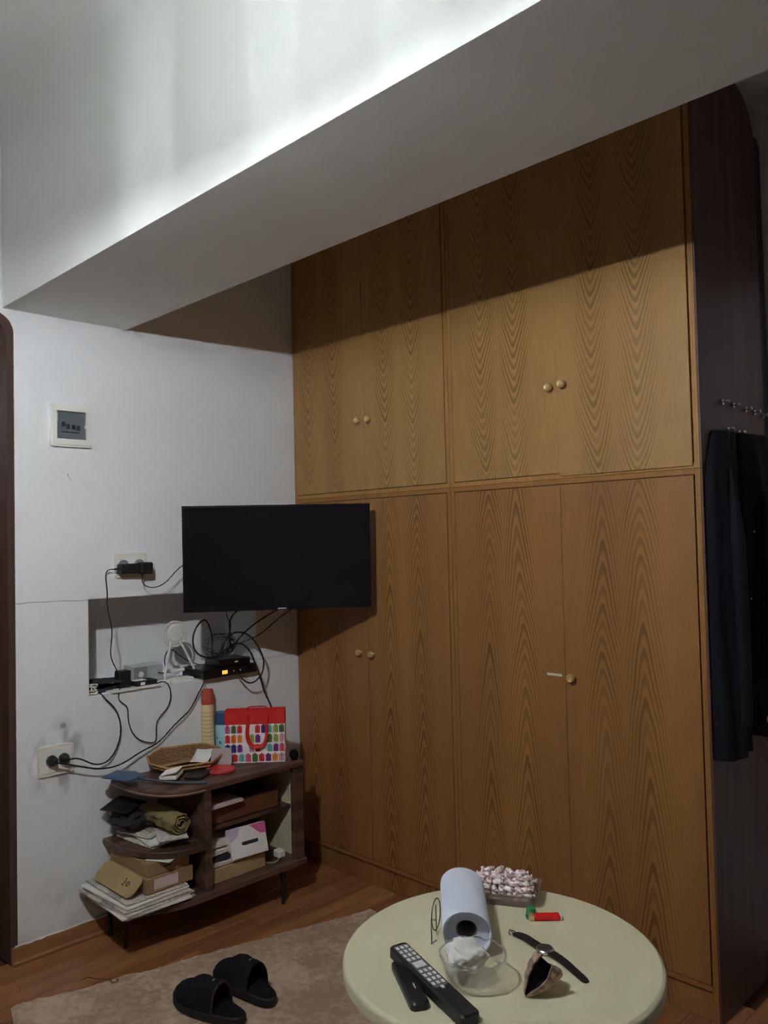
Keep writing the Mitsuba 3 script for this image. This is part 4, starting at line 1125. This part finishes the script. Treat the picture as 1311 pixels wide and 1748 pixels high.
def glass_bowl():
    t = thing('glass_bowl', 'pressed clear glass bowl holding a crumpled white plastic bag', 'bowl')
    n, prof = 72, [(0.0, 0.0), (0.046, 0.0), (0.053, 0.006), (0.063, 0.028), (0.069, 0.052), (0.072, 0.064), (0.0695, 0.0645), (0.065, 0.052), (0.0585, 0.028), (0.046, 0.008), (0.0, 0.0065)]
    m = lathe(prof, n)
    v = m.vertices
    r = np.hypot(v[:, 0], v[:, 1]); a = np.arctan2(v[:, 1], v[:, 0])
    outer_ = (r > 0.045) & ((r > 0.0515 + 0.0) & (v[:, 2] < 0.066))
    k = 1 + np.where(outer_, 0.018 * np.cos(12 * a) * np.clip(v[:, 2] / 0.03, 0, 1), 0)
    v[:, 0] *= k; v[:, 1] *= k
    v[:, 2] += np.where(v[:, 2] > 0.06, 0.002 * np.cos(12 * a), 0)
    m = trimesh.Trimesh(v, m.faces, process=False)
    part(t, 'bowl', xf(m, loc=(1.958, -1.116, TZ + 0.0004)), 'clear_plastic', smooth=40)
    rim = [(1.958 + 0.071 * math.cos(q), -1.116 + 0.071 * math.sin(q), TZ + 0.0645 + 0.002 * math.cos(12 * q)) for q in np.linspace(0, 2 * math.pi, 73)]
    part(t, 'rim', tube(rim, 0.0022, n=8, per=1, smooth=False), 'clear_glass', smooth=True)
    solid('plastic_bag', xf(blob(0.045, 0.043, 0.030, 0.4, 1.7, 11, 4), loc=(1.944, -1.124, TZ + 0.060)), 'tissue', 'crumpled white plastic bag in the glass bowl', 'plastic bag', smooth=30)


glass_bowl()


def candy_tray():
    cx, cy, rz = 1.752, -0.732, math.radians(29)
    c, s = math.cos(rz), math.sin(rz)
    t = thing('candy_tray', 'clear rectangular plastic tray heaped with wrapped candies', 'tray')
    W, D, H = 0.190, 0.124, 0.030
    P = lambda m: xf(m, (0, 0, rz), (cx, cy, TZ + 0.0005))
    th = 0.0015
    v0 = rrect(W - 0.02, D - 0.02, 0.012, 3); v1 = rrect(W, D, 0.014, 3)
    a0, a1 = np.array(v0.exterior.coords)[:-1], np.array(v1.exterior.coords)[:-1]
    n = min(len(a0), len(a1))
    V = np.vstack([np.c_[a0[:n], np.zeros(n)], np.c_[a1[:n], np.full(n, H)], [[0, 0, 0]]])
    f = []
    for i in range(n):
        j = (i + 1) % n
        f += [(i, j, n + j), (i, n + j, n + i), (2 * n, j, i)]
    part(t, 'shell', P(trimesh.Trimesh(V, f, process=False)), 'tray_plastic', smooth=40)
    rim = [(*q, H) for q in a1[:n]] + [(*a1[0], H)]
    part(t, 'rim', P(tube(rim, 0.0022, n=6, smooth=False)), 'tray_plastic', smooth=50)
    def candy(seed):
        r_ = random.Random(seed)
        m = trimesh.creation.capsule(height=0.013, radius=0.0075, count=[10, 8]); m.apply_translation((0, 0, 0))
        ends = []
        for sg_ in (-1, 1):
            q = []
            for k in range(9):
                h = 2 * math.pi * k / 8
                rr = 0.0056 + 0.0014 * ((k % 2) * 2 - 1)
                q.append((rr * math.cos(h), 0.7 * rr * math.sin(h), sg_ * (0.0205 + 0.002 * r_.random())))
            v = np.vstack([[(0, 0, sg_ * 0.012)], np.array(q[:8])])
            ff = [(0, 1 + k, 1 + (k + 1) % 8) for k in range(8)] + [(0, 1 + (k + 1) % 8, 1 + k) for k in range(8)]
            ends.append(trimesh.Trimesh(v, ff, process=False))
        return cat(m, *ends)
    kinds = [candy(k) for k in range(4)]
    r2 = random.Random(5)
    made = 0
    for layer, (nx, ny, zz, sh) in enumerate(((6, 4, 0.010, 0.0), (7, 4, 0.023, 0.4), (7, 4, 0.037, 0.1), (6, 3, 0.050, 0.3), (4, 2, 0.062, 0.2))):
        for i in range(nx):
            for j in range(ny):
                ex, ey = (W - 0.042 - 0.016 * max(0, layer - 2)), (D - 0.04 - 0.012 * max(0, layer - 2))
                x = ex * ((i + 0.5) / nx - 0.5) + 0.006 * (r2.random() - 0.5); y = ey * ((j + 0.5) / ny - 0.5) + 0.006 * (r2.random() - 0.5)
                m = xf(kinds[made % 4], (math.pi / 2 + 0.5 * (r2.random() - 0.5), 0.4 * (r2.random() - 0.5), r2.random() * 6.28))
                dz = 0.004 * (r2.random() - 0.5)
                m.apply_translation((x, y, max(zz + dz, 0.0015 - m.bounds[0][2])))
                solid('wrapped_candy', P(m), 'candy_wrap', 'small twist-wrapped white and pink candy heaped in the clear tray', 'candy', 'wrapped candies in the clear tray', smooth=40)
                made += 1


candy_tray()

t = thing('cigarette_lighter', 'red lighter with a green top lying by the candy tray', 'lighter')
la, lb = np.array([1.885, -0.785]), np.array([1.932, -0.738])
ld = (lb - la) / np.linalg.norm(lb - la); lrot = math.atan2(ld[1], ld[0])
LM = lambda m: xf(m, (0, 0, lrot), (*la, TZ + 0.0003))
part(t, 'body', LM(box(0.0, 0.064, -0.012, 0.012, 0, 0.013, 0.004)), 'lighter_red', 'red body')
part(t, 'hood', LM(box(-0.014, 0.0, -0.011, 0.011, 0.0005, 0.0125, 0.002)), 'brass')
part(t, 'base', LM(box(0.064, 0.068, -0.0115, 0.0115, 0.0003, 0.0127, 0.002)), 'white_plastic')
part(t, 'button', LM(box(-0.020, -0.012, 0.0, 0.013, 0.001, 0.012, 0.002)), 'green_plastic', 'green button')
solid('green_cap', xf(lathe([(0, 0), (0.012, 0), (0.013, 0.004), (0.011, 0.016), (0, 0.018)], 20), loc=(1.862, -0.765, TZ + 0.0003)), 'green_plastic', 'small translucent green cap beside the tray corner', 'cap', smooth=35)


def wristwatch():
    t = thing('wristwatch', 'black-strapped wristwatch lying open on the table', 'watch')
    def strap(pts, w0, w1):
        p = np.array(pts, float)
        s_ = np.r_[0, np.cumsum(np.linalg.norm(np.diff(p, axis=0), axis=1))]
        q = CubicSpline(s_, p)(np.linspace(0, s_[-1], 24))
        tn = np.gradient(q, axis=0); tn[:, 2] = 0; tn /= np.linalg.norm(tn, axis=1, keepdims=True)
        nn = np.c_[-tn[:, 1], tn[:, 0], np.zeros(len(q))]
        w = np.linspace(w0, w1, 24)[:, None]
        w = w * np.minimum(1, (np.arange(24)[::-1][:, None] + 1.0) / 3) ** 0.5
        v = np.vstack([q + nn * w, q - nn * w, q + nn * w + [0, 0, 0.003], q - nn * w + [0, 0, 0.003]])
        f = []
        n = 24
        for k in range(n - 1):
            a, b, c, d = k, n + k, 2 * n + k, 3 * n + k
            f += [(c, d, d + 1), (c, d + 1, c + 1), (a, b + 1, b), (a, a + 1, b + 1), (a, c, c + 1), (a, c + 1, a + 1), (b, d + 1, d), (b, b + 1, d + 1)]
        for k in (0, n - 1):
            f += [(k, n + k, 3 * n + k), (k, 3 * n + k, 2 * n + k)]
        m = trimesh.Trimesh(v, f, process=False); m.fix_normals()
        return m
    part(t, 'strap', strap([(1.975, -0.899, TZ + 0.006), (1.945, -0.893, TZ + 0.008), (1.917, -0.885, TZ + 0.006), (1.893, -0.884, TZ + 0.001)], 0.0105, 0.009), 'strap_black', smooth=40)
    part(t, 'strap', strap([(2.015, -0.908, TZ + 0.006), (2.05, -0.918, TZ + 0.006), (2.09, -0.934, TZ + 0.004), (2.135, -0.952, TZ + 0.0005)], 0.0105, 0.0085), 'strap_black', smooth=40)
    cx, cy = 1.995, -0.903
    part(t, 'case', xf(lathe([(0, 0), (0.018, 0), (0.021, 0.003), (0.021, 0.008), (0.0185, 0.0105), (0.017, 0.0105), (0.017, 0.009), (0, 0.009)], 36), loc=(cx, cy, TZ + 0.0005)), 'chrome', 'polished round case', smooth=30)
    part(t, 'dial', xf(trimesh.creation.cylinder(0.017, 0.0008, sections=36), loc=(cx, cy, TZ + 0.0101)), 'watch_face', 'dark dial', smooth=30)
    part(t, 'crown', xf(trimesh.creation.cylinder(0.0025, 0.004, sections=12), (math.pi / 2, 0, 0), (cx + 0.004, cy - 0.0225, TZ + 0.006)), 'chrome')
    part(t, 'buckle', cat(tube([(1.893, -0.893, TZ + 0.003), (1.886, -0.892, TZ + 0.005), (1.883, -0.884, TZ + 0.006), (1.886, -0.876, TZ + 0.005), (1.893, -0.875, TZ + 0.003)], 0.0013, n=6, per=3), tube([(1.893, -0.884, TZ + 0.004), (1.882, -0.884, TZ + 0.010)], 0.001, n=6, smooth=False)), 'wire_metal', smooth=50)


wristwatch()


def sea_shell():
    """a broken conical shell: ridged outer wall curled round a wide dark mouth, jagged crown at the back"""
    t = thing('sea_shell', 'brown ridged sea shell with a dark open mouth near the table edge', 'shell')
    tip, crown = np.array([2.070, -1.084, TZ + 0.010]), np.array([2.090, -1.034, TZ + 0.060])
    ax = crown - tip; ln = np.linalg.norm(ax); ax /= ln
    view = np.array([0.35, -0.55, 0.76]); view -= ax * (view @ ax); view /= np.linalg.norm(view)   # the mouth opens upwards to the front
    sd = np.cross(ax, view)
    ns, na = 26, 40
    def shellm(shrink, close):
        rows = []
        for i, q in enumerate(np.linspace(0, 1, ns)):
            r = (0.0050 + 0.0290 * math.sin(min(1.0, q * 0.92) * math.pi * 0.62) ** 0.9) * shrink
            gap = 0.42 + 0.30 * math.sin(math.pi * q)
            row = []
            for k, a in enumerate(np.linspace(gap, 2 * math.pi - gap * 0.75, na)):
                lip = 1 + 0.16 * math.exp(-((a - gap) / 0.5) ** 2)
                rid = 1 + 0.045 * math.sin(9 * a + 5 * q) * min(1, 3 * q) + 0.03 * math.sin(21 * q)
                jag = (0.010 * (float(meshkit.noise(np.array([a * 2.6, 0.3, 0.1]), 4)) - 0.35) * 1.6) if q > 0.97 else 0
                row.append(tip + ax * (ln * q * 1.08 + jag) + r * rid * lip * (math.cos(a) * view * 0.92 + math.sin(a) * sd))
            rows.append(row)
        return np.array(rows)
    def mesh(rows, flip):
        n, m = rows.shape[:2]
        v = rows.reshape(-1, 3); f = []
        for i in range(n - 1):
            for j in range(m - 1):
                a, b_, c, d = i * m + j, i * m + j + 1, (i + 1) * m + j + 1, (i + 1) * m + j
                f += [(a, b_, c), (a, c, d)] if not flip else [(a, c, b_), (a, d, c)]
        return v, f
    ro, ri = shellm(1.0, False), shellm(0.86, True)
    vo, fo = mesh(ro, False); vi, fi = mesh(ri, True)
    n, m = ro.shape[:2]; N = n * m
    rim = [i * m for i in range(n)] + [(n - 1) * m + j for j in range(1, m)] + [i * m + m - 1 for i in range(n - 2, -1, -1)]
    rim += [j for j in range(m - 2, 0, -1)]
    fr_ = []
    for p_, q_ in zip(rim, rim[1:] + rim[:1]):
        fr_ += [(p_, q_, N + q_), (p_, N + q_, N + p_)]
    om = trimesh.Trimesh(np.vstack([vo, vi]), fo + fr_, process=False)
    im = trimesh.Trimesh(vi * 1.0, fi, process=False)
    last = ri[-2]
    cv = np.vstack([last, last.mean(0)])
    bk_ = trimesh.Trimesh(cv, [(k, (k + 1) % len(last), len(last)) for k in range(len(last))], process=False)
    dz = TZ + 0.0004 - om.bounds[0][2]
    for q_ in (om, im, bk_):
        q_.apply_translation((0, 0, dz))
    part(t, 'outer_wall', om, 'shell_outer', smooth=50)
    part(t, 'mouth', cat(im, bk_), 'shell_inner', 'dark hollow mouth', smooth=50)


sea_shell()


def remote(a, b, w, h, label, keys, rest=0.0, body='black_plastic'):
    a, b = np.array(a), np.array(b)
    d = (b - a) / np.linalg.norm(b - a); L = np.linalg.norm(b - a); rz = math.atan2(d[1], d[0])
    t = thing('remote_control', label, 'remote control')
    M = lambda m: xf(m, (0, rest, rz), (*a, TZ + 0.0004 + L * math.sin(rest)))      # rest: the first end lies raised on something
    o = affinity.translate(rrect(L, w, 0.012), L / 2, 0)
    part(t, 'body', M(slab(o, h, 0.0, 0.004)), body, smooth=35)
    if len(keys) > 5:
        part(t, 'keypad_panel', M(slab(affinity.translate(rrect(0.175, w - 0.012, 0.006), 0.098, 0), 0.0012, h - 0.0004, 0.0004)), 'panel_grey', 'grey keypad panel')
    for (x, y, kw, kd) in keys:
        part(t, 'button', M(box(x - kw / 2, x + kw / 2, y - kd / 2, y + kd / 2, h - 0.0005, h + 0.0016, 0.0006)), 'key_white')
    return t, M


ks = []
for i in range(11):
    for j in range(3):
        if i in (4, 5) or i > 9 and j != 1:
            continue
        ks.append((0.022 + i * 0.0165, (j - 1) * 0.0115, 0.0105, 0.0075))
ks.append((0.022 + 4.5 * 0.0165, 0.0, 0.022, 0.026))
remote((1.772, -1.158), (2.052, -1.238), 0.046, 0.022, 'long black remote control with rows of pale buttons, its head lying on the short one', ks, 0.061)
remote((1.792, -1.172), (1.945, -1.268), 0.040, 0.016, 'short plain black remote control under the head of the long one', [(0.115, 0.004, 0.02, 0.0025)], 0.0)
